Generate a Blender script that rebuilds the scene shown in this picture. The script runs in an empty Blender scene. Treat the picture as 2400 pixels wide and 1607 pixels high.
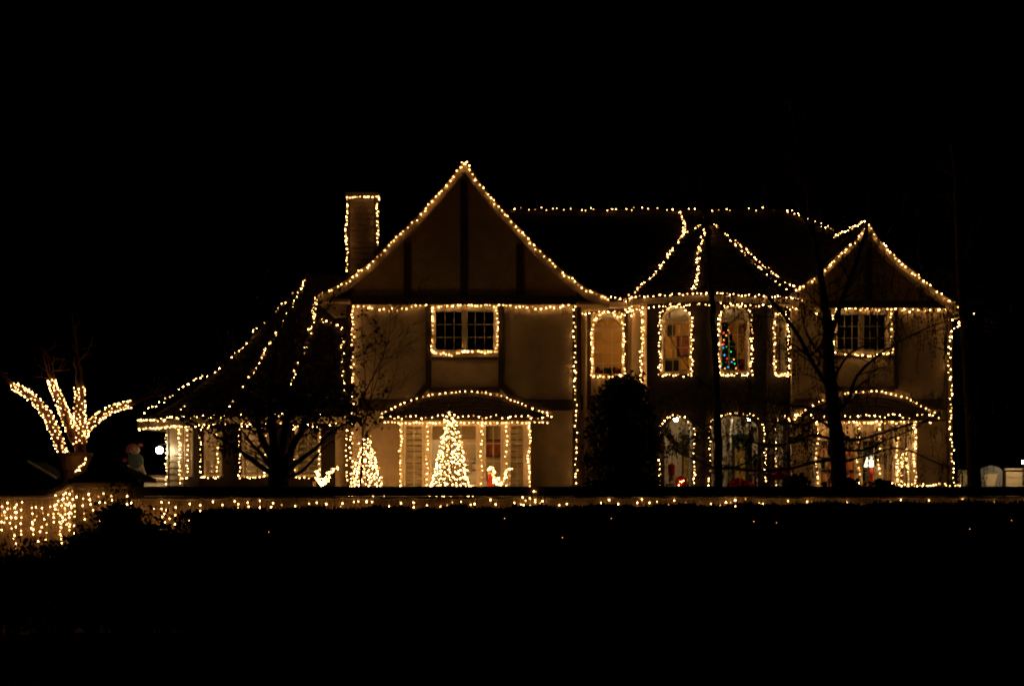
import bpy, math, random
import numpy as np
from mathutils import Vector, Matrix
from mathutils.bvhtree import BVHTree

random.seed(7)
rng = np.random.default_rng(7)
R = math.radians
scene = bpy.context.scene
col = scene.collection

# ------------------------------------------------------------------ camera
F, H0, ZC = 3240.0, 1115.0, 1.5          # focal length in photo pixels, horizon row, eye height
cam_d = bpy.data.cameras.new('camera')
cam = bpy.data.objects.new('camera', cam_d)
col.objects.link(cam)
cam.location = (0, 0, ZC)
cam.rotation_euler = (R(90), 0, 0)
cam_d.sensor_width = 36
cam_d.lens = F / 2400 * 36
cam_d.shift_y = (H0 - 803.5) / 2400
cam_d.clip_end = 2000
scene.camera = cam

# ------------------------------------------------------------------ night sky and a trace of moonlight
world = bpy.data.worlds.new('World')
scene.world = world
world.use_nodes = True
wn = world.node_tree.nodes
bg = wn['Background']
sky = wn.new('ShaderNodeTexSky')
sky.sky_type = 'NISHITA'
sky.sun_disc = False
sky.sun_elevation = R(-4)
sky.sun_rotation = R(150)
world.node_tree.links.new(sky.outputs['Color'], bg.inputs['Color'])
bg.inputs['Strength'].default_value = 0.0015
sun_d = bpy.data.lights.new('moon', 'SUN')
sun_d.energy = 0.003
sun_d.angle = R(0.5)
sun_d.color = (1.0, 0.93, 0.82)
sun = bpy.data.objects.new('moon', sun_d)
sun.rotation_euler = (R(52), 0, R(-35))
col.objects.link(sun)

scene.view_settings.view_transform = 'Standard'
scene.view_settings.look = 'None'
scene.view_settings.exposure = 0
scene.view_settings.gamma = 1
scene.view_settings.use_curve_mapping = False
scene.render.engine = 'CYCLES'
cy = scene.cycles
cy.use_denoising = True
cy.use_light_tree = True
cy.max_bounces = 6
cy.diffuse_bounces = 3
cy.transparent_max_bounces = 24
cy.sample_clamp_indirect = 4.0
cy.caustics_reflective = False
cy.caustics_refractive = False
cy.filter_width = 1.95
cy.use_adaptive_sampling = True
cy.adaptive_threshold = 0.005

# strengths of the lamps the place has
BULB = 36.0
WARM = (1.0, 0.48, 0.145)

# ------------------------------------------------------------------ materials
def nodes_of(name):
    m = bpy.data.materials.new(name)
    m.use_nodes = True
    return m, m.node_tree.nodes, m.node_tree.links, m.node_tree.nodes['Principled BSDF']

def mat(name, c, rough=0.8, scale=3.0, var=0.25, bump=0.0, bscale=40.0, metal=0.0, stretch=None, spec=0.3, coat=0.0):
    m, n, l, b = nodes_of(name)
    tc = n.new('ShaderNodeTexCoord'); mp = n.new('ShaderNodeMapping')
    l.new(tc.outputs['Object'], mp.inputs['Vector'])
    if stretch: mp.inputs['Scale'].default_value = stretch
    nz = n.new('ShaderNodeTexNoise'); nz.inputs['Scale'].default_value = scale
    nz.inputs['Detail'].default_value = 6; nz.inputs['Roughness'].default_value = 0.65
    l.new(mp.outputs['Vector'], nz.inputs['Vector'])
    rp = n.new('ShaderNodeValToRGB')
    rp.color_ramp.elements[0].position = 0.3; rp.color_ramp.elements[1].position = 0.72
    rp.color_ramp.elements[0].color = (*[x * (1 - var) for x in c], 1)
    rp.color_ramp.elements[1].color = (*[min(1, x * (1 + var * 0.7)) for x in c], 1)
    l.new(nz.outputs['Fac'], rp.inputs['Fac'])
    l.new(rp.outputs['Color'], b.inputs['Base Color'])
    b.inputs['Roughness'].default_value = rough
    b.inputs['Metallic'].default_value = metal
    b.inputs['Specular IOR Level'].default_value = spec
    b.inputs['Coat Weight'].default_value = coat
    if bump:
        n2 = n.new('ShaderNodeTexNoise'); n2.inputs['Scale'].default_value = bscale
        n2.inputs['Detail'].default_value = 5
        l.new(mp.outputs['Vector'], n2.inputs['Vector'])
        bp = n.new('ShaderNodeBump'); bp.inputs['Strength'].default_value = bump; bp.inputs['Distance'].default_value = 0.02
        l.new(n2.outputs['Fac'], bp.inputs['Height']); l.new(bp.outputs['Normal'], b.inputs['Normal'])
    return m

def emit(name, c, s):
    m = bpy.data.materials.new(name); m.use_nodes = True
    n, l = m.node_tree.nodes, m.node_tree.links
    n.remove(n['Principled BSDF'])
    e = n.new('ShaderNodeEmission'); e.inputs['Color'].default_value = (*c, 1); e.inputs['Strength'].default_value = s
    l.new(e.outputs['Emission'], n['Material Output'].inputs['Surface'])
    return m

def brick_mat(name, c1, c2, mortar):
    m, n, l, b = nodes_of(name)
    tc = n.new('ShaderNodeTexCoord'); br = n.new('ShaderNodeTexBrick')
    sx = n.new('ShaderNodeSeparateXYZ'); cx = n.new('ShaderNodeCombineXYZ'); ad = n.new('ShaderNodeMath'); ad.operation = 'ADD'
    l.new(tc.outputs['Object'], sx.inputs['Vector'])
    l.new(sx.outputs['X'], ad.inputs[0]); l.new(sx.outputs['Y'], ad.inputs[1])
    l.new(ad.outputs[0], cx.inputs['X']); l.new(sx.outputs['Z'], cx.inputs['Y'])
    l.new(cx.outputs['Vector'], br.inputs['Vector'])
    br.inputs['Scale'].default_value = 1; br.inputs['Brick Width'].default_value = 0.22; br.inputs['Row Height'].default_value = 0.075
    br.inputs['Mortar Size'].default_value = 0.006
    br.inputs['Color1'].default_value = (*c1, 1); br.inputs['Color2'].default_value = (*c2, 1); br.inputs['Mortar'].default_value = (*mortar, 1)
    l.new(br.outputs['Color'], b.inputs['Base Color']); b.inputs['Roughness'].default_value = 0.9
    bp = n.new('ShaderNodeBump'); bp.inputs['Strength'].default_value = 0.6; bp.inputs['Distance'].default_value = 0.01; bp.invert = True
    l.new(br.outputs['Fac'], bp.inputs['Height']); l.new(bp.outputs['Normal'], b.inputs['Normal'])
    return m

def glass_mat(name):
    m = bpy.data.materials.new(name); m.use_nodes = True
    n, l = m.node_tree.nodes, m.node_tree.links
    n.remove(n['Principled BSDF'])
    t = n.new('ShaderNodeBsdfTransparent'); t.inputs['Color'].default_value = (0.93, 0.95, 0.93, 1)
    g = n.new('ShaderNodeBsdfGlossy'); g.inputs['Roughness'].default_value = 0.02
    nz = n.new('ShaderNodeTexNoise'); nz.inputs['Scale'].default_value = 2.5
    bp = n.new('ShaderNodeBump'); bp.inputs['Strength'].default_value = 0.05; bp.inputs['Distance'].default_value = 0.05
    l.new(nz.outputs['Fac'], bp.inputs['Height']); l.new(bp.outputs['Normal'], g.inputs['Normal'])
    fr = n.new('ShaderNodeFresnel'); fr.inputs['IOR'].default_value = 1.5
    mx = n.new('ShaderNodeMixShader')
    ge = n.new('ShaderNodeNewGeometry'); iv = n.new('ShaderNodeMath'); iv.operation = 'SUBTRACT'; iv.inputs[0].default_value = 1.0
    mu = n.new('ShaderNodeMath'); mu.operation = 'MULTIPLY'      # the far face of the thin pane adds no second mirror
    l.new(ge.outputs['Backfacing'], iv.inputs[1]); l.new(fr.outputs['Fac'], mu.inputs[0]); l.new(iv.outputs[0], mu.inputs[1])
    l.new(mu.outputs[0], mx.inputs['Fac']); l.new(t.outputs['BSDF'], mx.inputs[1]); l.new(g.outputs['BSDF'], mx.inputs[2])
    l.new(mx.outputs['Shader'], n['Material Output'].inputs['Surface'])
    return m

def leaf_mat(name, c, c2, rough=0.6):
    m, n, l, b = nodes_of(name)
    g = n.new('ShaderNodeNewGeometry'); mx = n.new('ShaderNodeMix'); mx.data_type = 'RGBA'
    mx.inputs['A'].default_value = (*c, 1); mx.inputs['B'].default_value = (*c2, 1)
    l.new(g.outputs['Random Per Island'], mx.inputs['Factor'])
    l.new(mx.outputs['Result'], b.inputs['Base Color']); b.inputs['Roughness'].default_value = rough
    b.inputs['Specular IOR Level'].default_value = 0.2
    return m

M = dict(
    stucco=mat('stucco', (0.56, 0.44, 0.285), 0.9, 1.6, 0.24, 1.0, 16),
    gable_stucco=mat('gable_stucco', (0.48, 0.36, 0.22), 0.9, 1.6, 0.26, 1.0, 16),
    timber=mat('timber', (0.055, 0.036, 0.022), 0.75, 6, 0.4, 0.4, 25, stretch=(6, 6, 1)),
    beam=mat('beam', (0.055, 0.036, 0.022), 0.75, 6, 0.4, 0.4, 25, stretch=(1, 6, 6)),
    cream=mat('cream_paint', (0.52, 0.42, 0.28), 0.55, 4, 0.12, 0.15, 30),
    white=mat('white_paint', (0.66, 0.57, 0.42), 0.45, 5, 0.1, 0.1, 40),
    barge=mat('bargeboard_paint', (0.42, 0.31, 0.18), 0.6, 4, 0.15, 0.2, 30),
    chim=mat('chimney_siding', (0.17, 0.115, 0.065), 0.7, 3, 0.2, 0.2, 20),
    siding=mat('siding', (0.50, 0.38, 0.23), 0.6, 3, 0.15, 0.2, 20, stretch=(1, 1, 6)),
    shingle=mat('shingle', (0.06, 0.035, 0.023), 0.9, 5, 0.5, 0.6, 60),
    deck=mat('roof_deck', (0.02, 0.015, 0.012), 0.95),
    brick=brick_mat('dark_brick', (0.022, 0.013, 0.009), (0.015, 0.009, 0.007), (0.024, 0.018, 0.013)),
    darkwood=mat('dark_wood', (0.022, 0.013, 0.009), 0.8, 5, 0.35, 0.3, 30, stretch=(5, 5, 1)),
    glass=glass_mat('window_glass'),
    slat=mat('shutter_slat', (0.80, 0.68, 0.50), 0.5, 4, 0.08),
    tan=mat('room_wall', (0.62, 0.44, 0.24), 0.9, 1.5, 0.1),
    roomorange=mat('room_wall_ochre', (0.58, 0.30, 0.075), 0.9, 1.5, 0.12),
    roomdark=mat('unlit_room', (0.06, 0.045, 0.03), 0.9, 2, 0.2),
    roomwhite=mat('room_ceiling', (0.75, 0.70, 0.60), 0.9, 1.5, 0.06),
    floorwood=mat('room_floor', (0.20, 0.11, 0.05), 0.5, 3, 0.3, stretch=(6, 1, 1)),
    shade=mat('roman_shade', (0.42, 0.32, 0.19), 0.9, 8, 0.15),
    painting=mat('painting', (0.34, 0.09, 0.035), 0.6, 5, 0.7),
    red=mat('red_paint', (0.50, 0.03, 0.02), 0.4, 4, 0.2),
    redcloth=mat('red_cloth', (0.38, 0.02, 0.02), 0.9, 30, 0.3),
    green=mat('green_paint', (0.02, 0.10, 0.055), 0.6, 5, 0.25),
    elfred=mat('shaded_red', (0.06, 0.004, 0.0035), 0.7, 6, 0.35),  # elf paints darkened so the sign looks dimly lit
    elfgreen=mat('shaded_green', (0.003, 0.010, 0.007), 0.7, 6, 0.35),
    elfskin=mat('shaded_cream', (0.10, 0.066, 0.036), 0.7, 6, 0.3),
    skin=mat('painted_face', (0.62, 0.45, 0.30), 0.6, 5, 0.1),
    black=mat('black_paint', (0.015, 0.013, 0.012), 0.5),
    metal=mat('dark_metal', (0.06, 0.06, 0.06), 0.4, 5, 0.2, metal=0.8),
    pipe=mat('downpipe_paint', (0.45, 0.38, 0.28), 0.5, 5, 0.15),
    snow=mat('snowman_white', (0.75, 0.73, 0.68), 0.8, 6, 0.08),
    bluegrey=mat('blue_grey_felt', (0.14, 0.19, 0.23), 0.9, 15, 0.2),
    gate=mat('gate_grey', (0.22, 0.25, 0.28), 0.7, 5, 0.15),
    garden=mat('garden_wall', (0.20, 0.135, 0.07), 0.9, 2.2, 0.5, 0.7, 25),
    coping=mat('coping', (0.06, 0.045, 0.035), 0.85, 4, 0.35, 0.4, 40),
    bark=mat('bark', (0.17, 0.085, 0.05), 0.95, 7, 0.45, 0.9, 30, stretch=(3, 3, 0.6)),
    bark2=mat('bark_pale', (0.20, 0.12, 0.075), 0.95, 7, 0.5, 0.9, 30, stretch=(3, 3, 0.6)),
    evergreen=leaf_mat('evergreen_leaf', (0.012, 0.022, 0.010), (0.035, 0.055, 0.022)),
    hedgeleaf=leaf_mat('hedge_leaf', (0.010, 0.014, 0.007), (0.028, 0.034, 0.014)),
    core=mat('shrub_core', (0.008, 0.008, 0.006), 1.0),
    redleaf=leaf_mat('red_leaf', (0.11, 0.012, 0.008), (0.24, 0.04, 0.02)),
    catkin=leaf_mat('catkin', (0.04, 0.022, 0.014), (0.08, 0.045, 0.025)),
    fir=leaf_mat('fir_needle', (0.02, 0.05, 0.02), (0.04, 0.09, 0.035)),
    petal=leaf_mat('poinsettia', (0.35, 0.01, 0.015), (0.55, 0.03, 0.03)),
    asphalt=mat('asphalt', (0.045, 0.043, 0.042), 0.95, 12, 0.4, 0.4, 90),
    kerb=mat('kerb_concrete', (0.16, 0.15, 0.14), 0.9, 8, 0.25, 0.3, 60),
    soil=mat('ground_soil', (0.035, 0.03, 0.02), 1.0, 3, 0.4, 0.5, 30),
    lawn=mat('lawn', (0.035, 0.045, 0.018), 1.0, 6, 0.4, 0.8, 120),
    carpaint=mat('car_paint', (0.012, 0.013, 0.016), 0.18, 4, 0.1, spec=0.6, coat=1.0),
    chrome=mat('chrome', (0.7, 0.7, 0.7), 0.15, 4, 0.05, metal=1.0),
    tyre=mat('tyre', (0.015, 0.015, 0.015), 0.9),
    clay=mat('planter', (0.20, 0.11, 0.06), 0.85, 5, 0.3, 0.4, 30),
    wire=mat('green_wire', (0.012, 0.03, 0.012), 0.5),
    wirew=mat('white_wire', (0.55, 0.5, 0.42), 0.5),
    doorglass=mat('door_glass', (0.42, 0.26, 0.06), 0.2, 9, 0.5),
    gold=mat('gold_ribbon', (0.55, 0.33, 0.08), 0.35, 9, 0.3, metal=0.6),
    bulb0=emit('bulb_glow', WARM, BULB), bulb1=emit('bulb_glow_bright', WARM, BULB * 1.9),
    bulb2=emit('bulb_glow_dim', WARM, BULB * 0.5), bulb3=emit('bulb_glow_faint', (1.0, 0.40, 0.08), BULB * 0.14),
    roomlamp=emit('room_lamp', (1.0, 0.60, 0.28), 55), porchlamp=emit('porch_lamp', (1.0, 0.76, 0.46), 170),
    hall=emit('upstairs_lamp', (1.0, 0.60, 0.24), 40),
    flood=emit('flood_lamp', (1.0, 0.74, 0.40), 200), lampshade=emit('lit_lampshade', (1.0, 0.80, 0.52), 3.2),
    gatelamp=emit('gate_lamp', (1.0, 0.66, 0.30), 800),
    cr=emit('red_bulb', (1.0, 0.03, 0.02), 7), cg=emit('green_bulb', (0.03, 1.0, 0.16), 3.5), cb=emit('blue_bulb', (0.03, 0.35, 1.0), 4.5),
    ca=emit('amber_bulb', (1.0, 0.35, 0.06), 6),
)
BOOKS = [mat('book_cover_%d' % i, c, 0.7, 8, 0.2) for i, c in enumerate([(0.45, 0.06, 0.03), (0.10, 0.12, 0.16), (0.50, 0.40, 0.25), (0.05, 0.10, 0.07), (0.55, 0.20, 0.05)])]
BOOKN = ['red', 'dark blue', 'cream', 'dark green', 'orange']

# ------------------------------------------------------------------ helpers
WM = {}
def world_of(o): return WM.get(o.name, Matrix.Identity(4))
def tag(o, label=None, cat=None, group=None, kind=None):
    if label: o['label'] = label
    if cat: o['category'] = cat
    if group: o['group'] = group
    if kind: o['kind'] = kind
    return o
def put(o, parent, W=None):
    """link o with world matrix W under parent"""
    col.objects.link(o)
    W = W if W is not None else Matrix.Identity(4)
    if parent is not None:
        o.parent = parent
        o.matrix_parent_inverse = world_of(parent).inverted()
    o.matrix_basis = W
    WM[o.name] = W
    return o
def thing(name, label, cat, loc, group=None):
    o = bpy.data.objects.new(name, None); o.empty_display_size = 0.2
    put(o, None, Matrix.Translation(Vector(loc)))
    return tag(o, label, cat, group)
class MB:
    def __init__(s): s.v = []; s.f = []
    def add(s, vs, fs):
        k = len(s.v); s.v += [tuple(v) for v in vs]; s.f += [tuple(i + k for i in f) for f in fs]; return s
    def hexa(s, p):   # 8 corners: bottom ring 0-3, top ring 4-7
        return s.add(p, [(3, 2, 1, 0), (4, 5, 6, 7), (0, 1, 5, 4), (1, 2, 6, 5), (2, 3, 7, 6), (3, 0, 4, 7)])
    def box(s, x0, x1, y0, y1, z0, z1):
        return s.hexa([(x0, y0, z0), (x1, y0, z0), (x1, y1, z0), (x0, y1, z0), (x0, y0, z1), (x1, y0, z1), (x1, y1, z1), (x0, y1, z1)])
    def beam(s, a, b, w, d, up=(0, 0, 1)):   # rectangular bar from a to b
        a, b = Vector(a), Vector(b); t = (b - a).normalized(); u = Vector(up)
        if abs(t.dot(u)) > 0.98: u = Vector((0, 1, 0))
        x = t.cross(u).normalized() * (w / 2); y = x.cross(t).normalized() * (d / 2)
        return s.hexa([a - x - y, a + x - y, a + x + y, a - x + y, b - x - y, b + x - y, b + x + y, b - x + y])
    def tube(s, pts, rad, n=6, cap=True):
        pts = [Vector(p) for p in pts]
        if not hasattr(rad, '__len__'): rad = [rad] * len(pts)
        k = len(s.v); prev = None
        for i, p in enumerate(pts):
            t = (pts[min(i + 1, len(pts) - 1)] - pts[max(i - 1, 0)])
            t = t.normalized() if t.length > 1e-9 else Vector((0, 0, 1))
            if prev is None:
                u = t.orthogonal().normalized()
            else:
                u = prev - t * prev.dot(t); u = u.normalized() if u.length > 1e-6 else t.orthogonal().normalized()
            prev = u; w = t.cross(u)
            for j in range(n):
                a = 2 * math.pi * j / n
                s.v.append(tuple(p + (u * math.cos(a) + w * math.sin(a)) * rad[i]))
        for i in range(len(pts) - 1):
            for j in range(n):
                a, b = k + i * n + j, k + i * n + (j + 1) % n
                s.f.append((a, b, b + n, a + n))
        if cap:
            s.f.append(tuple(k + j for j in reversed(range(n)))); s.f.append(tuple(k + (len(pts) - 1) * n + j for j in range(n)))
        return s
    def lathe(s, c, prof, n=16):    # prof: (r, z)
        c = Vector(c); k = len(s.v)
        for r, z in prof:
            for j in range(n):
                a = 2 * math.pi * j / n
                s.v.append((c.x + r * math.cos(a), c.y + r * math.sin(a), c.z + z))
        for i in range(len(prof) - 1):
            for j in range(n):
                a, b = k + i * n + j, k + i * n + (j + 1) % n
                s.f.append((a, b, b + n, a + n))
        s.f.append(tuple(k + j for j in reversed(range(n)))); s.f.append(tuple(k + (len(prof) - 1) * n + j for j in range(n)))
        return s
    def extrude(s, poly, axis='y', a=0.0, b=0.1):   # polygon in x,z extruded along y
        n = len(poly)
        vs = [(x, a, z) for x, z in poly] + [(x, b, z) for x, z in poly]
        fs = [tuple(range(n)), tuple(reversed(range(n, 2 * n)))] + [(i, i + n, (i + 1) % n + n, (i + 1) % n) for i in range(n)]
        return s.add(vs, fs)
    def mesh(s, name, m, smooth=False):
        me = bpy.data.meshes.new(name); me.from_pydata(s.v, [], s.f); me.materials.append(m)
        if smooth: me.polygons.foreach_set('use_smooth', [True] * len(me.polygons))
        return me
    def build(s, name, m, parent=None, W=None, smooth=False, **kw):
        o = bpy.data.objects.new(name, s.mesh(name, m, smooth))
        put(o, parent, W)
        return tag(o, **kw)

def PX(px, py, Y): return Vector(((px - 1200) / F * Y, Y, ZC + (H0 - py) / F * Y))
def XW(px, Y): return (px - 1200) / F * Y
def ZW(py, Y): return ZC + (H0 - py) / F * Y

class Facet:
    """a vertical wall plane between two plan points; local frame: x along, y outward to the street is -y"""
    def __init__(s, p0, p1):
        s.p0 = Vector((p0[0], p0[1])); s.p1 = Vector((p1[0], p1[1])); d = s.p1 - s.p0
        s.len = d.length; s.t = d / s.len; s.ang = math.atan2(d.y, d.x)
        s.M = Matrix.Translation((p0[0], p0[1], 0)) @ Matrix.Rotation(s.ang, 4, 'Z')
    def st(s, px, py=None):
        k = (px - 1200) / F      # X = k*Y
        q = (k * s.p0.y - s.p0.x) / (s.t.x - k * s.t.y)
        Y = s.p0.y + q * s.t.y
        return (q, ZW(py, Y)) if py is not None else q
    def at(s, px, py, off=0.06):
        q, z = s.st(px, py)
        return s.M @ Vector((q, -off, z))
    def loc(s, q, z, off=0.0): return s.M @ Vector((q, -off, z))

def wall(name, fc, z0, ztop, holes, m, parent, thick=0.16, s0=0.0, s1=None, brk=()):
    """wall slab along a facet with openings (a, b, zb, zs, zt): zs==zt rectangular, else arched"""
    s1 = fc.len if s1 is None else s1
    top = ztop if callable(ztop) else (lambda s: ztop)
    cuts = {s0, s1, *[b for b in brk if s0 < b < s1]}
    for a, b, zb, zs, zt in holes:
        cuts |= {min(max(a, s0), s1), min(max(b, s0), s1)}
        if zt > zs + 1e-4:
            cuts |= {a + (b - a) * (0.5 - 0.5 * math.cos(math.pi * i / 14)) for i in range(1, 14)}
    cuts = sorted(cuts); mb = MB()
    def arch(h, s):
        a, b, zb, zs, zt = h
        if zt <= zs + 1e-4: return zt
        u = (s - (a + b) / 2) / ((b - a) / 2); return zs + (zt - zs) * math.sqrt(max(0, 1 - u * u))
    for a, b in zip(cuts[:-1], cuts[1:]):
        if b - a < 1e-4: continue
        mid = (a + b) / 2
        hs = sorted([h for h in holes if h[0] < mid < h[1]], key=lambda h: h[2])
        lo = (z0, z0)
        segs = []
        for h in hs:
            segs.append((lo, (h[2], h[2]))); lo = (arch(h, a), arch(h, b))
        segs.append((lo, (top(a + 1e-5), top(b - 1e-5))))
        for (l0, l1), (h0, h1) in segs:
            if h0 - l0 < 1e-3 and h1 - l1 < 1e-3: continue
            mb.hexa([(a, 0, l0), (b, 0, l1), (b, thick, l1), (a, thick, l0), (a, 0, h0), (b, 0, h1), (b, thick, h1), (a, thick, h0)])
    return mb.build(name, m, parent, fc.M)

# --- bulbs -----------------------------------------------------------------
def bulb_mesh(name, m, rx=0.0092, rz=0.014):
    vs = [(0, 0, rz * 1.2), (0, 0, -rz)]
    for z, r in ((0.35 * rz, rx), (-0.5 * rz, rx * 0.85)):
        vs += [(r * math.cos(2 * math.pi * j / 6), r * math.sin(2 * math.pi * j / 6), z) for j in range(6)]
    fs = []
    for j in range(6):
        k = (j + 1) % 6
        fs += [(0, 2 + j, 2 + k), (2 + j, 8 + j, 8 + k, 2 + k), (1, 8 + k, 8 + j)]
    me = bpy.data.meshes.new(name); me.from_pydata(vs, [], fs); me.materials.append(m); return me
BM = [bulb_mesh('bulb_mesh', M['bulb0']), bulb_mesh('bulb_mesh_bright', M['bulb1']), bulb_mesh('bulb_mesh_dim', M['bulb2']), bulb_mesh('bulb_mesh_faint', M['bulb3'])]
SM = [bulb_mesh('small_bulb_mesh', M['bulb0'], 0.0078, 0.0112), bulb_mesh('small_bulb_mesh_bright', M['bulb1'], 0.0078, 0.0112), bulb_mesh('small_bulb_mesh_dim', M['bulb2'], 0.0078, 0.0112), bulb_mesh('small_bulb_mesh_faint', M['bulb3'], 0.0078, 0.0112)]
NB = 0
def bulb(parent, p, meshes=BM, me=None):
    global NB
    NB += 1
    if me is None:
        r = random.random(); me = meshes[0 if r < 0.46 else 1 if r < 0.62 else 2 if r < 0.90 else 3]
    o = bpy.data.objects.new('bulb', me)
    s = random.uniform(0.85, 1.1)
    W = Matrix.Translation(p) @ Matrix.Rotation(random.uniform(0, 6.28), 4, 'Z') @ Matrix.Rotation(random.uniform(-1.3, 1.3), 4, 'X') @ Matrix.Scale(s, 4)
    return put(o, parent, W)
def walk(pts, step, jit=0.3):
    out = []; pts = [Vector(p) for p in pts]; carry = step * 0.3
    for a, b in zip(pts[:-1], pts[1:]):
        L = (b - a).length; d = carry
        while d < L:
            out.append(a.lerp(b, d / L)); d += step * random.uniform(1 - jit, 1 + jit)
        carry = d - L
    return out
def string(label, pts, step=0.15, wob=0.025, meshes=BM, drop=0.0, strands=1, wire='wire', group=None, name='string_lights'):
    """a light string: wire plus single bulbs along world points"""
    pts = [Vector(p) for p in pts]
    t = thing(name, label, 'string lights', pts[0], group)
    mb = MB()
    for k in range(strands):
        ps = []
        off = Vector((random.uniform(-1, 1), 0, random.uniform(-1, 1))) * (0.03 if strands > 1 else 0)
        for p in walk(pts, step * .86, .38):
            q = p + off + Vector((random.uniform(-wob, wob), random.uniform(-0.015, 0.01), random.uniform(-wob, wob)))
            ps.append(q)
        if len(ps) > 1: mb.tube([q + Vector((0, 0.012, 0)) for q in ps], 0.004, 3, False)
        for q in ps:
            if random.random() < drop: continue
            bulb(t, q, meshes)
    if mb.f: mb.build('wire', M[wire], t)
    return t

# --- roof surfaces -----------------------------------------------------------
def roof_slope(name, fn, lu, lv, parent, out, su=0.2, sv=0.19, seed=1):
    """shingled slope: fn(u,v) in 0..1; a deck plus single overlapping shingles as one mass; returns BVH of the deck"""
    rd = random.Random(seed)
    nu, nv = 10, 10
    vs = [fn(i / nu, j / nv) for j in range(nv + 1) for i in range(nu + 1)]
    fs = [(j * (nu + 1) + i, j * (nu + 1) + i + 1, (j + 1) * (nu + 1) + i + 1, (j + 1) * (nu + 1) + i) for j in range(nv) for i in range(nu)]
    bvh = BVHTree.FromPolygons(vs, fs)
    MB().add(vs, fs).build(name, M['deck'], parent)
    mb = MB(); NV = max(2, int(lv / sv)); out = Vector(out).normalized()
    for j in range(NV):
        v0, v1 = j / NV, min(1, (j + 1.35) / NV)
        a0, b0 = fn(0, v0), fn(1, v0)
        NU = max(1, int((b0 - a0).length / su)); sh = rd.random() * 0.5
        cuts = [0.0] + [(i + sh + rd.uniform(-.2, .2)) / NU for i in range(1, NU)] + [1.0]
        for u0, u1 in zip(cuts[:-1], cuts[1:]):
            if u1 - u0 < 0.02 / NU: continue
            g = 0.03 / NU
            vj = v0 - rd.uniform(0, 0.18) / NV
            p = [fn(u0 + g, vj), fn(u1 - g, vj), fn(u1 - g, v1), fn(u0 + g, v1)]
            n = (p[1] - p[0]).cross(p[3] - p[0])
            if n.length < 1e-7: continue
            n.normalize()
            if n.dot(out) < 0: n = -n
            h = 0.030 + rd.uniform(0, 0.018)
            q = [p[0] + n * h, p[1] + n * h, p[2] + n * 0.012, p[3] + n * 0.012]
            lo = [p[0] + n * 0.004, p[1] + n * 0.004]
            mb.add(q + lo, [(0, 1, 2, 3), (4, 5, 1, 0), (4, 0, 3), (5, 2, 1)])
    o = mb.build('shingles', M['shingle'], parent, kind='stuff')
    return bvh
def cast(bvhs, px, py, lift=0.07):
    o = Vector((0, 0, ZC)); d = (PX(px, py, 10) - o).normalized()
    best = None
    for b in bvhs:
        h = b.ray_cast(o, d)
        if h[0] is not None and (best is None or h[3] < best[1]): best = (h[0], h[3])
    return best[0] - d * lift if best else None
def lay(bvhs, pts, Yf, n=6):
    """photo points laid on a roof; where the roof is missed, fall back to depth Yf"""
    out = []
    for (x0, y0), (x1, y1) in zip(pts[:-1], pts[1:]):
        for k in range(n):
            t = k / n; x, y = x0 + (x1 - x0) * t, y0 + (y1 - y0) * t
            out.append(cast(bvhs, x, y) or (PX(x, y, out[-1].y) if out else PX(x, y, Yf)))
    x, y = pts[-1]; out.append(cast(bvhs, x, y) or PX(x, y, out[-1].y))
    return out

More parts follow.
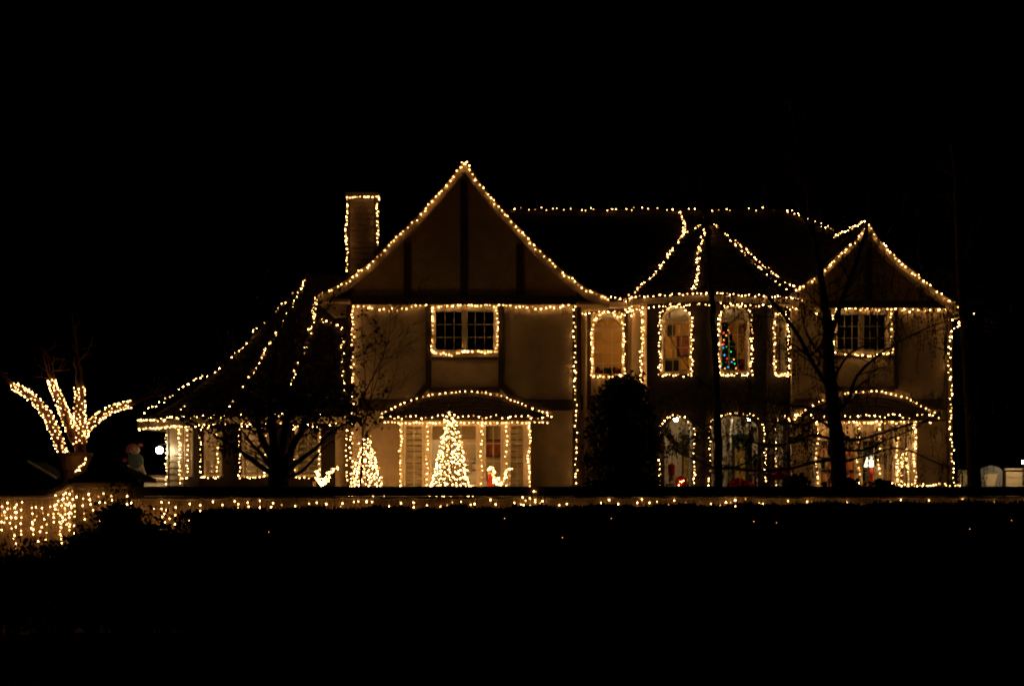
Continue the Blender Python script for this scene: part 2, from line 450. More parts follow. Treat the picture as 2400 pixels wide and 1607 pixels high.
# --- windows -----------------------------------------------------------------
def rect_window(fc, s0, s1, z0, z1, parent, cols, rows, sashes=1, fr=0.07, inset=0.03, m='white', slats=0, depth=0.09, label=None, pitch=0.15):
    """frame mesh (the window) with a pane, muntins and shutter slats as children"""
    mb = MB(); y0, y1 = -0.035, depth
    mb.box(s0 - fr * 0.6, s0 + fr * 0.4, y0, y1, z0, z1); mb.box(s1 - fr * 0.4, s1 + fr * 0.6, y0, y1, z0, z1)
    mb.box(s0 - fr * 0.6, s1 + fr * 0.6, y0 - 0.004, y1 + .002, z1 + 0.001, z1 + fr); mb.box(s0 - fr * 0.9, s1 + fr * 0.9, y0 - 0.03, y1 + .002, z0 - fr * 0.8, z0 - 0.001)
    w = mb.build('window', M[m], parent, fc.M)
    if label: w['label'] = label
    ws = (s1 - s0) / sashes
    for k in range(sashes):
        a, b = s0 + k * ws + fr * 0.4, s0 + (k + 1) * ws - fr * 0.4
        if k: MB().box(s0 + k * ws - fr * 0.75, s0 + k * ws + fr * 0.75, y0 + 0.006, y1, z0, z1).build('mullion', M[m], w, fc.M)
        cw, rh = (b - a) / cols, (z1 - z0) / rows
        for i in range(cols):
            for j in range(rows):
                MB().box(a + i * cw + .006, a + (i + 1) * cw - .006, inset, inset + 0.006, z0 + j * rh + .006, z0 + (j + 1) * rh - .006).build('pane', M['glass'], w, fc.M)
        for i in range(1, cols): MB().box(a + i * cw - .009, a + i * cw + .009, inset - 0.012, inset + 0.018, z0, z1).build('muntin', M[m], w, fc.M)
        for j in range(1, rows): MB().box(a, b, inset - 0.009, inset + 0.015, z0 + j * rh - .009, z0 + j * rh + .009).build('muntin', M[m], w, fc.M)
        if slats:
            n = int((z1 - z0) / pitch)
            me = None
            for i in range(n):
                zc = z0 + (i + 0.6) * pitch
                sm = MB(); c, s_ = math.cos(R(slats)), math.sin(R(slats)); hw = 0.062; th = 0.006
                ring = [(-hw, -th), (hw, -th * .5), (hw, th * .5), (-hw, th)]
                loop = [(u * c - v * s_, u * s_ + v * c) for u, v in ring]
                vs = [(a + .02, inset + .065 + y, zc + z) for y, z in loop] + [(b - .02, inset + .065 + y, zc + z) for y, z in loop]
                sm.add(vs, [(3, 2, 1, 0), (4, 5, 6, 7), (0, 1, 5, 4), (1, 2, 6, 5), (2, 3, 7, 6), (3, 0, 4, 7)]).build('slat', M['slat'], w, fc.M)
            MB().box((a + b) / 2 - .01, (a + b) / 2 + .01, inset + .03, inset + .045, z0 + .02, z1 - .02).build('tilt_rod', M['slat'], w, fc.M)
    return w

def arch_window(fc, s0, s1, z0, zs, zt, parent, cols=3, rows=4, zbar=None, fr=0.06):
    c, h = (s0 + s1) / 2, (s1 - s0) / 2; zbar = zs if zbar is None else zbar
    def arc(k, n, r=0.0): 
        a = math.pi * (1 - k / n); return (c + (h + r) * math.cos(a), zs + (zt - zs + r) * math.sin(a))
    mb = MB(); y0, y1 = -0.04, 0.10; n = 16
    prev = None
    for k in range(n + 1):
        o, i = arc(k, n, fr * .6), arc(k, n, -fr * .4)
        cur = [(o[0], y0, o[1]), (i[0], y0, i[1]), (i[0], y1, i[1]), (o[0], y1, o[1])]
        if prev: mb.hexa(prev + cur)
        prev = cur
    for a in (s0, s1):
        g = -1 if a == s0 else 1
        mb.box(min(a + g * fr * .6, a - g * fr * .4), max(a + g * fr * .6, a - g * fr * .4), y0, y1, z0, zs)
    mb.box(s0 - fr, s1 + fr, y0 - .03, y1, z0 - fr * 1.2, z0 - .001)
    w = mb.build('window', M['white'], parent, fc.M)
    MB().box(s0 + .01, s1 - .01, y0 + .02, y1 - .02, zbar - .035, zbar + .035).build('transom', M['white'], w, fc.M)
    a, b = s0 + fr * .4, s1 - fr * .4; cw, rh = (b - a) / cols, (zbar - .035 - z0) / rows
    for i in range(cols):
        for j in range(rows):
            MB().box(a + i * cw + .004, a + (i + 1) * cw - .004, .03, .036, z0 + j * rh + .004, z0 + (j + 1) * rh - .004).build('pane', M['glass'], w, fc.M)
    for i in range(1, cols): MB().box(a + i * cw - .007, a + i * cw + .007, .018, .048, z0, zbar).build('muntin', M['white'], w, fc.M)
    for j in range(1, rows): MB().box(a, b, .021, .045, z0 + j * rh - .007, z0 + j * rh + .007).build('muntin', M['white'], w, fc.M)
    # fanlight: four panes between spokes
    zb = zbar + .036
    for q in range(4):
        poly = [(c, zb)]
        for k in range(5):
            x, z = arc(q * 4 + k, 16, -fr * .4); poly.append((x, max(z, zb + .002)))
        cx_, cz_ = sum(p[0] for p in poly) / len(poly), sum(p[1] for p in poly) / len(poly)
        poly = [(cx_ + (x - cx_) * .97, cz_ + (z - cz_) * .97) for x, z in poly]
        MB().extrude(poly, a=.03, b=.036).build('pane', M['glass'], w, fc.M)
    for q in (1, 2, 3):
        x, z = arc(q * 4, 16, -fr * .3)
        MB().beam((c + (x - c) * .35, .033, zb + (z - zb) * .35), (x, .033, z), .012, .03, (0, 1, 0)).build('muntin', M['white'], w, fc.M)
    return w
def arch_outline(fc, x0, x1, yt, ys, yb, off=0.08, bottom=True):
    """photo-space outline of an arched opening laid on a facet"""
    pts = [fc.at(x0, yb, off), fc.at(x0, ys, off)]
    for k in range(1, 12):
        a = math.pi * (1 - k / 12); pts.append(fc.at((x0 + x1) / 2 + (x1 - x0) / 2 * math.cos(a), ys - (ys - yt) * math.sin(a), off))
    pts += [fc.at(x1, ys, off), fc.at(x1, yb, off)]
    if bottom: pts.append(fc.at(x0, yb, off))
    return pts

# --- foliage -------------------------------------------------------------------
def leaf_cloud(name, pts, size, m, parent, up=0.0, aspect=1.7, jit=0.5, kind=None):
    """many small folded leaves at given points"""
    n = len(pts); pts = np.asarray(pts, dtype=np.float64)
    d = rng.normal(size=(n, 3)); d[:, 2] += up; d /= np.linalg.norm(d, axis=1)[:, None]
    e = rng.normal(size=(n, 3)); e -= (e * d).sum(1)[:, None] * d; e /= np.linalg.norm(e, axis=1)[:, None]
    s = size * rng.uniform(1 - jit, 1 + jit, n)[:, None]
    nrm = np.cross(d, e)
    a = pts; b = pts + d * s * aspect * .5 + e * s * .45 + nrm * s * .12; c = pts + d * s * aspect; f = pts + d * s * aspect * .5 - e * s * .45 + nrm * s * .12
    v = np.stack([a, b, c, f], 1).reshape(-1, 3)
    me = bpy.data.meshes.new(name)
    me.vertices.add(4 * n); me.vertices.foreach_set('co', v.astype(np.float32).ravel())
    me.loops.add(6 * n); me.polygons.add(2 * n)
    base = np.arange(n)[:, None] * 4
    idx = (base + np.array([[0, 1, 2, 0, 2, 3]])).ravel()
    me.loops.foreach_set('vertex_index', idx.astype(np.int32))
    me.polygons.foreach_set('loop_start', np.arange(0, 6 * n, 3, dtype=np.int32))
    me.update(calc_edges=True); me.materials.append(m)
    o = bpy.data.objects.new(name, me); put(o, parent)
    return tag(o, kind=kind)

def grow(mb, a, d, L, r, depth, rd, tips, spread=0.6, gravity=0.0, sides=5, seg=4, kids=3, shrink=0.62):
    pts = [Vector(a)]; d = Vector(d).normalized()
    for i in range(seg):
        d = (d + Vector((rd.gauss(0, .13), rd.gauss(0, .13), rd.gauss(0, .10) + gravity * (i + 1) / seg))).normalized()
        pts.append(pts[-1] + d * (L / seg))
    rad = [max(0.0034, r * (1 - .65 * i / seg)) for i in range(seg + 1)]
    mb.tube(pts, rad, sides if depth > 1 else 3, False)
    tips.extend(pts[1:] if depth <= 1 else pts[-1:])
    if depth <= 0: return
    for k in range(kids):
        t = rd.uniform(.25, 1.0); i = min(seg - 1, int(t * seg)); p = pts[i].lerp(pts[i + 1], t * seg - i)
        u = Vector((rd.gauss(0, 1), rd.gauss(0, 1), rd.gauss(0, .8))).normalized()
        nd = (d + u * spread * 1.3).normalized()
        grow(mb, p, nd, L * shrink * rd.uniform(.7, 1.2), rad[i] * .6, depth - 1, rd, tips, spread, gravity, sides, seg, kids, shrink)
def limb(mb, pts, r0, r1, n=8):
    pts = [Vector(p) for p in pts]
    # smooth the path
    fine = []
    for i in range(len(pts) - 1):
        p0, p1, p2, p3 = pts[max(i - 1, 0)], pts[i], pts[i + 1], pts[min(i + 2, len(pts) - 1)]
        for k in range(4):
            t = k / 4
            fine.append(0.5 * ((2 * p1) + (p2 - p0) * t + (2 * p0 - 5 * p1 + 4 * p2 - p3) * t * t + (3 * p1 - p0 - 3 * p2 + p3) * t ** 3))
    fine.append(pts[-1]); m = len(fine) - 1
    rad = [r0 + (r1 - r0) * (i / m) for i in range(m + 1)]
    mb.tube([p + Vector((random.gauss(0, .012), random.gauss(0, .012), 0)) * min(1, r0 * 8) for p in fine], rad, n)
    return fine, rad

# ================================================================== SETTING
G0 = 0.5      # level of the raised yard
MB().add([(-600, -200, 0), (600, -200, 0), (600, 900, 0), (-600, 900, 0)], [(0, 1, 2, 3)]).build('ground', M['soil'], kind='structure')
MB().add([(-200, -8, .004), (200, -8, .004), (200, 8.6, .004), (-200, 8.6, .004)], [(0, 1, 2, 3)]).build('street', M['asphalt'], kind='structure')
kb = MB()
for i in range(-20, 20): kb.box(i * 1.5 + .005, i * 1.5 + 1.495, 8.6, 8.76, 0, .13)
kb.build('kerb', M['kerb'], kind='structure')
MB().box(-60, 60, 14.45, 70, .01, G0).build('yard', M['lawn'], kind='structure')
MB().add([(XW(-900, 30), 22, G0 + .004), (XW(250, 22), 22, G0 + .004), (-10.6, 46, G0 + .004), (-26, 46, G0 + .004)], [(0, 1, 2, 3)]).build('driveway', M['asphalt'], kind='structure')

# ================================================================== HOUSE
house = thing('house', 'two storey tudor style house with gables outlined in warm string lights', 'house', (0, 38, G0))
HY = 36.0
# ---- main gable block -----------------------------------------------------
xl, xr = XW(825, HY), XW(1350, HY)
fM = Facet((xl, HY), (xr, HY))
RAKE_Y = 35.35
def rake_pts(lst): return [PX(x, y, RAKE_Y) for x, y in lst]
LR = rake_pts([(1089, 379), (1047, 430), (978, 510), (921, 562), (874, 610), (814, 655), (763, 683), (745, 691)])
RR = rake_pts([(1089, 379), (1119, 421), (1149, 460), (1208, 524), (1255, 576), (1319, 636), (1376, 677), (1428, 697)])
def poly_at(pts, x):
    for a, b in zip(pts[:-1], pts[1:]):
        lo, hi = sorted((a.x, b.x))
        if lo <= x <= hi and hi > lo: return a.z + (b.z - a.z) * (x - a.x) / (b.x - a.x)
    return pts[-1].z
def rake_z(LRp, RRp, x): return poly_at(LRp if x < LRp[0].x else RRp, x)
zbelt = ZW(713, HY)
bay = (fM.st(937), fM.st(1244), 0.95, ZW(988, HY), ZW(988, HY))
uw = (*[fM.st(x) for x in (1014, 1164)], ZW(826, HY), ZW(724, HY), ZW(724, HY))
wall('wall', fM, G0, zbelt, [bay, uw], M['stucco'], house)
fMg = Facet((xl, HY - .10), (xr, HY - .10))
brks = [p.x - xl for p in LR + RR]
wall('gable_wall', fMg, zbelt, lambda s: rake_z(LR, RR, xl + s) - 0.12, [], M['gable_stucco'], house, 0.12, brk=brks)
for x in (xl, xr):
    MB().box(x - .08 if x == xr else x, x if x == xr else x + .08, HY + .165, 44, G0, ZW(705, HY)).build('side_wall', M['stucco'], house)
MB().box(xl, xr, 43.9, 44.05, G0, 6).build('rear_wall', M['stucco'], house)
def rpoly(pts, t):
    n = len(pts) - 1; i = min(n - 1, int(t * n)); return pts[i].lerp(pts[i + 1], t * n - i)
def ext_slope(pts, y0, y1):
    rev = list(reversed(pts))
    def fn(u, v):
        p = rpoly(rev, v); return Vector((p.x, y0 + (y1 - y0) * u, p.z + .02))
    return fn
bM1 = roof_slope('roof', ext_slope(LR, RAKE_Y, 43), 8, 6.2, house, (-1, 0, 1), seed=2)
bM2 = roof_slope('roof', ext_slope(RR, RAKE_Y, 43), 8, 6.2, house, (1, 0, 1), seed=3)
def barge(pts, w=0.27, y=RAKE_Y, m='barge', name='bargeboard'):
    mb = MB(); ps = [Vector(p) for p in pts]
    for i, (a, b) in enumerate(zip(ps[:-1], ps[1:])):
        mb.hexa([(a.x, y - .035, a.z - w), (b.x, y - .035, b.z - w), (b.x, y + .02, b.z - w), (a.x, y + .02, a.z - w),
                 (a.x, y - .035, a.z - .01), (b.x, y - .035, b.z - .01), (b.x, y + .02, b.z - .01), (a.x, y + .02, a.z - .01)])
    mb.build(name, M[m], house)
    # soffit under the overhang
    sf = MB()
    for a, b in zip(ps[:-1], ps[1:]):
        sf.hexa([(a.x, y + .021, a.z - .10), (b.x, y + .021, b.z - .10), (b.x, HY + .1, b.z - .10), (a.x, HY + .1, a.z - .10),
                 (a.x, y + .021, a.z - .03), (b.x, y + .021, b.z - .03), (b.x, HY + .1, b.z - .03), (a.x, HY + .1, a.z - .03)])
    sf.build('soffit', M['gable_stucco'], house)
barge(LR); barge(RR)
# eave boxes at the foot of the gable
for pts, sgn, xw in ((LR, -1, xl), (RR, 1, xr)):
    e = pts[-1]
    a, b = sorted((e.x, xw + sgn * .005))
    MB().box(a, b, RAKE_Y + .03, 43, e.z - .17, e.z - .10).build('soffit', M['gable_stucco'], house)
    MB().box(e.x - .02, e.x + .02, RAKE_Y + .022, 43, e.z - .19, e.z + .0).build('fascia', M['cream'], house)
    poly = [(a, e.z - .10), (b, e.z - .10)] + ([(xw, rake_z(LR, RR, xw) - .25), (e.x, e.z - .08)] if sgn < 0 else [(e.x, e.z - .08), (xw, rake_z(LR, RR, xw) - .25)])
    if sgn > 0: poly = [(xw, e.z - .10), (e.x, e.z - .10), (e.x, e.z - .08), (xw, rake_z(LR, RR, xw) - .25)]
    else: poly = [(e.x, e.z - .10), (xw, e.z - .10), (xw, rake_z(LR, RR, xw) - .25), (e.x, e.z - .08)]
    MB().extrude(poly, a=HY - .10, b=HY - .02).build('eave_return', M['timber'], house)
# timbers of the gable
def timber(x0, x1, y0, y1, Y, m='timber', d=.045):
    MB().box(XW(x0, Y), XW(x1, Y), Y - d, Y + .01, ZW(y1, Y), ZW(y0, Y)).build('timber', M[m], house)
for x in (955, 1087, 1218):
    Yg = HY - .10
    zt = rake_z(LR, RR, XW(x, Yg)) - .3
    MB().box(XW(x - 8, Yg), XW(x + 8, Yg), Yg - .045, Yg + .01, zbelt + .22, zt).build('timber', M['timber'], house)
timber(760, 1405, 694, 714, HY - .10, 'beam', .07)
timber(998, 1011, 716, 912, HY); timber(1168, 1181, 716, 912, HY)
timber(1011.5, 1167.5, 836, 843, HY, 'beam', .03)  # dark strip drawn in for the shadow line under the sill
timber(1006, 1172, 908, 920, HY, 'beam', .05)
timber(840, 985, 936, 962, HY, 'beam'); timber(1192, 1342, 936, 962, HY, 'beam')
for x0, x1 in ((1000, 970), (1178, 1208)):
    a = PX(x0, 905, HY - .03); b = PX(x1, 940, HY - .03)
    MB().beam(a, b, .06, .16).build('timber', M['beam'], house)
timber(812, 824, 716, 1200, HY, 'timber', .06); timber(1351, 1362, 716, 1200, HY, 'timber', .06)
for o_ in (1342,): timber(o_, 1350, 716, 1200, HY, 'timber', .02)
# upper window
rect_window(fM, fM.st(1018), fM.st(1160), ZW(820, HY), ZW(730, HY), house, 3, 3, 2, fr=.10)
# dark bedroom behind it
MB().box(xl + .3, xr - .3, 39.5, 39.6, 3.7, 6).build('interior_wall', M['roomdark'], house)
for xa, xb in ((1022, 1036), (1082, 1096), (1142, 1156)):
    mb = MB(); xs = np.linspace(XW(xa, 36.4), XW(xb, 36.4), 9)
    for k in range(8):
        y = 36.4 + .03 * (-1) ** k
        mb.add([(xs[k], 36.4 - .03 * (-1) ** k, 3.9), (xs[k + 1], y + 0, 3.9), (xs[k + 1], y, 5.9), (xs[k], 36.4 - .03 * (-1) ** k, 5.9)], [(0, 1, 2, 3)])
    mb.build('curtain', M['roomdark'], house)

# ---- projecting bays with curved hood roofs ---------------------------------
def hood(arcp, yeave, x0e, x1e, Ye, seed):
    """curved roof: arc against the wall, straight eave in front"""
    arcw = [PX(x, y, HY - .04) for x, y in arcp]
    ze = ZW(yeave, Ye); xe0, xe1 = XW(x0e, Ye), XW(x1e, Ye)
    xs = np.array([p.x for p in arcw]); zs = np.array([p.z for p in arcw])
    def fn(u, v):
        xt = xs[0] + (xs[-1] - xs[0]) * u
        top = Vector((xt, HY - .04, float(np.interp(xt, xs, zs))))
        bot = Vector((xe0 + (xe1 - xe0) * u, Ye, ze))
        p = bot.lerp(top, v); p.z -= .10 * 4 * v * (1 - v) * (top.z - ze) / .8; return p
    b = roof_slope('hood_roof', fn, 3.5, 1.0, house, (0, -1, 1), .16, .135, seed)
    MB().box(xe0, xe1, Ye + .0, Ye + .05, ze - .055, ze - .006).build('fascia', M['timber'], house)
    MB().box(xe0, xe1, Ye + .051, HY - .001, ze - .085, ze - .056).build('soffit', M['cream'], house)
    return b, arcw, ze, xe0, xe1
ARC1 = [(893, 975), (937, 953), (982, 936), (1022, 928), (1060, 924), (1097, 921), (1130, 924), (1175, 932), (1228, 954), (1264, 967), (1292, 975)]
bH1, arc1, ze1, xe0, xe1 = hood(ARC1, 979, 888, 1292, 35.0, 11)
BY = 35.35
fB = Facet((XW(937, BY), BY), (XW(1244, BY), BY))
zbt, zbb = ZW(992, BY), 0.95
MB().box(fB.p0.x - .02, fB.p1.x + .02, BY - .03, BY + .1, zbt, ze1 - .086).build('bay_head', M['white'], house)
MB().box(fB.p0.x - .05, fB.p1.x + .05, BY - .06, BY + .2, zbb - .08, zbb - .001).build('bay_sill', M['white'], house)
MB().box(fB.p0.x, fB.p1.x, BY + .02, BY + .18, G0, zbb - .081).build('bay_apron', M['stucco'], house)
for x in (fB.p0.x, fB.p1.x - .05): MB().box(x, x + .05, BY + .101, HY, G0, ze1 - .086).build('bay_side', M['white'], house)
for a, b in ((937, 945), (995, 1007), (1121, 1133), (1179, 1191), (1232, 1244)):
    MB().box(XW(a, BY), XW(b, BY), BY - .035, BY + .099, zbb, zbt - .001).build('post', M['white'], house)
for a, b, c, sl in ((946, 994, 2, 30), (1008, 1120, 3, 0), (1134, 1178, 2, 0), (1192, 1231, 2, 30)):
    rect_window(fB, fB.st(a) + .03, fB.st(b) - .03, zbb + .03, zbt - .06, house, c, 4, 1, fr=.05, inset=.04, slats=sl, depth=.08, label='window with tilted shutter slats' if sl else None)
# roman shades
for a, b in ((1009, 1119), (1135, 1177)):
    for k, (y0, y1) in enumerate(((996, 1012), (1012, 1029))):
        MB().box(XW(a, BY), XW(b, BY), BY + .10 + .02 * k, BY + .115 + .02 * k, ZW(y1, BY), ZW(y0, BY)).build('roman_shade', M['shade'], house)
# dining room behind the bay
DY = 38.2
MB().box(xl + .1, xr - .1, DY, DY + .08, G0, 3.5).build('interior_wall', M['tan'], house)
MB().box(xl + .1, xr - .1, HY + .17, DY - .001, 3.42, 3.5).build('interior_ceiling', M['roomwhite'], house)
MB().box(xl + .1, xr - .1, HY + .17, DY - .001, .6, .68).build('interior_floor', M['floorwood'], house)
for x in (xl + .2, xr - .28): MB().box(x, x + .08, HY + .17, DY - .001, .68, 3.42).build('interior_wall', M['tan'], house)
MB().box(XW(1102, DY), XW(1120, DY), DY - .05, DY - .001, .7, ZW(1030, DY)).build('door_casing', M['cream'], house)
MB().box(XW(1006, DY), XW(1034, DY), DY - .03, DY - .001, .7, ZW(1032, DY)).build('lit_wall_slab', M['roomwhite'], house)  # pale slab that paints in the brightly lit stretch of wall

# ---- chimney ----------------------------------------------------------------
CY = 39.0
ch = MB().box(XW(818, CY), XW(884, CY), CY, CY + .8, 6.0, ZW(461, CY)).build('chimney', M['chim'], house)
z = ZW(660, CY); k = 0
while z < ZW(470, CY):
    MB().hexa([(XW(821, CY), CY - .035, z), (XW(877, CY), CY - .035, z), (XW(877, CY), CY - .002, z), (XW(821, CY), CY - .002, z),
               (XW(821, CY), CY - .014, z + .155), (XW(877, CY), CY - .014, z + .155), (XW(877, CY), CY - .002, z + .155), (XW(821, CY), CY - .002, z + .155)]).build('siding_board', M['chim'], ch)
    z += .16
for a, b in ((814, 821), (877, 887)): MB().box(XW(a, CY), XW(b, CY), CY - .04, CY + .03, 6.0, ZW(462, CY)).build('corner_board', M['timber'], ch)
MB().box(XW(810, CY), XW(892, CY), CY - .1, CY + .9, ZW(461, CY) + .002, ZW(452, CY)).build('chimney_cap', M['coping'], ch)
MB().lathe((XW(851, CY), CY + .4, ZW(452, CY)), [(.16, 0), (.16, .05), (.13, .06)]).build('flue', M['clay'], ch)

# ---- main roof behind ---------------------------------------------------------
RZ, RYY = 9.50, 42.0
rx0, rx1 = -.7, XW(1843, 42)
ezM = 6.08; EY = 36.35
hipc = Vector((12.4, EY, ezM))
def fmain(u, v):
    a = Vector((-.2, EY, ezM)).lerp(Vector((rx0, RYY, RZ)), v); b = hipc.lerp(Vector((rx1, RYY, RZ)), v); return a.lerp(b, u)
bR = roof_slope('roof', fmain, 10, 6.5, house, (0, -1, 1), .22, .2, 21)
def fhip(u, v):
    a = hipc.lerp(Vector((rx1, RYY, RZ)), v); b = Vector((12.4, 47.5, ezM)).lerp(Vector((rx1, RYY, RZ)), v); return a.lerp(b, u)
roof_slope('roof', fhip, 8, 5, house, (1, 0, 1), .25, .22, 22)
MB().tube([(rx0, RYY, RZ + .03), (rx1, RYY, RZ + .03)], .07, 6).build('ridge_cap', M['shingle'], house)

# ---- middle wall with the arched window ---------------------------------------
WY = 36.9
fW = Facet((XW(1350, HY) + .002, WY), (XW(1482, WY), WY))
w1 = (fW.st(1391), fW.st(1458), ZW(876, WY), ZW(772, WY), ZW(741, WY))
wall('wall', fW, G0, ezM - .03, [w1], M['stucco'], house)
arch_window(fW, *w1, house, 3, 4, zbar=ZW(773, WY))
def tw(x0, x1, y0, y1, m='timber', d=.04): MB().box(XW(x0, WY), XW(x1, WY), WY - d, WY + .01, ZW(y1, WY), ZW(y0, WY)).build('timber', M[m], house)
tw(1376, 1385, 725, 925); tw(1463, 1472, 725, 925); tw(1362, 1480, 926, 960, 'beam', .05); tw(1376, 1472, 722, 733, 'beam', .035)
MB().tube([PX(1371, 716, WY - .10), PX(1371, 740, WY - .07), PX(1371, 1200, WY - .07)], .05, 8).build('downpipe', M['pipe'], house)
MB().box(XW(1366, WY), XW(1480, WY), EY - .02, EY + .10, ezM - .14, ezM - .01).build('gutter', M['cream'], house)
MB().box(XW(1352, WY), XW(1480, WY), EY + .101, WY - .001, ezM - .12, ezM - .09).build('soffit', M['cream'], house)

# ---- corner turret --------------------------------------------------------------
TC = [(XW(1476, 37.0), 37.0), (XW(1516, 35.75), 35.75), (XW(1654, 35.1), 35.1), (XW(1796, 35.75), 35.75), (XW(1862, 37.0), 37.0)]
TF = [Facet(TC[i], TC[i + 1]) for i in range(4)]
ezT = 6.04
w2 = (TF[1].st(1554), TF[1].st(1618), *[TF[1].st(1585, y)[1] for y in (870, 756, 722)])
w3 = (TF[2].st(1688), TF[2].st(1752), *[TF[2].st(1720, y)[1] for y in (868, 752, 719)])
w4 = (TF[3].st(1813), TF[3].st(1838), *[TF[3].st(1826, y)[1] for y in (872, 762, 738)])
pa = (TF[1].st(1554), TF[1].st(1626), .52, *[TF[1].st(1590, y)[1] for y in (1012, 978)])
pb = (TF[2].st(1668), TF[2].st(1783), .52, *[TF[2].st(1725, y)[1] for y in (1005, 974)])
pc = (TF[3].st(1816), TF[3].st(1846), .52, *[TF[3].st(1830, y)[1] for y in (1008, 982)])
wall('wall', TF[0], G0, ezT - .05, [], M['stucco'], house, .1)
for fc, hs in ((TF[1], [w2, pa]), (TF[2], [w3, pb]), (TF[3], [w4, pc])):
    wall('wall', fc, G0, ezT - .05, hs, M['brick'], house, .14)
arch_window(TF[1], *w2, house); arch_window(TF[2], *w3, house); arch_window(TF[3], *w4, house, 2, 4)
ov = .5
cT = Vector((XW(1662, 37.2), 37.2)); TE = []
for (x, y) in TC:
    d = Vector((x, y)) - cT; TE.append(Vector((x, y)) + d.normalized() * ov)
TE[0] = Vector((XW(1462, 36.7), 36.7)); TE[4] = Vector((XW(1918, 36.6), 36.6)); TE[3] = Vector((XW(1842, 35.4), 35.4))
apT = Vector((XW(1664, 37.2), 37.2, ZW(515, 37.2)))
bT = []
for i in range(4):
    a, b = TE[i], TE[i + 1]
    def ft(u, v, a=a, b=b):
        p = Vector((a.x + (b.x - a.x) * u, a.y + (b.y - a.y) * u, ezT)).lerp(apT, v); p.z -= .22 * 4 * v * (1 - v); return p
    bT.append(roof_slope('turret_roof', ft, (b - a).length, 3, house, ((a.x + b.x) / 2 - cT.x, (a.y + b.y) / 2 - cT.y - .5, 1), .17, .17, 31 + i))
def ftr(u, v):
    p = Vector((TE[4].x, TE[4].y + 3 * u, ezT)).lerp(apT, v); p.z -= .22 * 4 * v * (1 - v); return p
roof_slope('turret_roof', ftr, 3, 3, house, (1, 0, 1), .2, .2, 36)
fa, so = MB(), MB()
for i in range(4):
    a, b = TE[i], TE[i + 1]; wa, wb = Vector(TC[i]), Vector(TC[i + 1])
    fa.add([(a.x, a.y, ezT - .15), (b.x, b.y, ezT - .15), (b.x, b.y, ezT - .005), (a.x, a.y, ezT - .005),
            (a.x, a.y + .03, ezT - .15), (b.x, b.y + .03, ezT - .15), (b.x, b.y + .03, ezT - .005), (a.x, a.y + .03, ezT - .005)], [(0, 1, 2, 3), (5, 4, 7, 6), (0, 4, 5, 1), (3, 2, 6, 7)])
    so.add([(a.x, a.y + .031, ezT - .14), (b.x, b.y + .031, ezT - .14), (wb.x, wb.y + .05, ezT - .06), (wa.x, wa.y + .05, ezT - .06)], [(0, 1, 2, 3)])
fa.build('gutter', M['cream'], house); so.build('soffit', M['cream'], house)
MB().lathe(apT + Vector((0, 0, -.05)), [(.09, 0), (.05, .12), (.07, .2), (.02, .34)], 10).build('finial', M['metal'], house)
# corner pilaster of pale boards beside the turret
MB().box(XW(1478, WY), XW(1487, WY), WY - .06, WY + .02, G0, ezT - .15).build('corner_board', M['cream'], house)

# upstairs hall seen through the arched windows
zu = 3.75
MB().box(xr + .1, XW(1870, 39), 39.4, 39.5, zu - .2, 6.0).build('interior_wall', M['roomorange'], house)
pl = [(xr + .1, 37.07)] + [(XW(1482, WY), 37.07)] + [(x, y + .16) for x, y in TC[1:4]] + [(TC[4][0], 37.1), (TC[4][0], 39.39), (xr + .1, 39.39)]
for zz, m_ in ((zu - .1, 'floorwood'), (5.93, 'roomwhite')):
    n = len(pl); MB().add([(x, y, zz) for x, y in pl] + [(x, y, zz + .05) for x, y in pl], [tuple(range(n)), tuple(range(2 * n - 1, n - 1, -1))] + [(i, i + n, (i + 1) % n + n, (i + 1) % n) for i in range(n)]).build('interior_floor' if m_ == 'floorwood' else 'interior_ceiling', M[m_], house)
MB().box(XW(1380, 38.2), XW(1395, 38.2), 38.2, 38.26, zu, 5.9).build('curtain', M['redcloth'], house)
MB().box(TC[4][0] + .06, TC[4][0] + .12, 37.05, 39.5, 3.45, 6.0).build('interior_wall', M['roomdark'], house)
# porch room behind the arches
PYB = 38.3
MB().box(XW(1482, WY) + .02, XW(1870, 38), PYB, PYB + .08, G0, 3.5).build('porch_wall', M['stucco'], house)
n = len(pl); plp = [(XW(1482, WY) + .05, 37.1)] + [(x, y + .16) for x, y in TC[1:4]] + [(TC[4][0], 37.1), (TC[4][0], PYB - .001), (XW(1482, WY) + .05, PYB - .001)]
n = len(plp)
for zz, m_ in ((G0 + .002, 'kerb'), (3.14, 'roomwhite')):
    MB().add([(x, y, zz) for x, y in plp] + [(x, y, zz + .06) for x, y in plp], [tuple(range(n)), tuple(range(2 * n - 1, n - 1, -1))] + [(i, i + n, (i + 1) % n + n, (i + 1) % n) for i in range(n)]).build('porch_floor' if m_ == 'kerb' else 'porch_ceiling', M[m_], house)
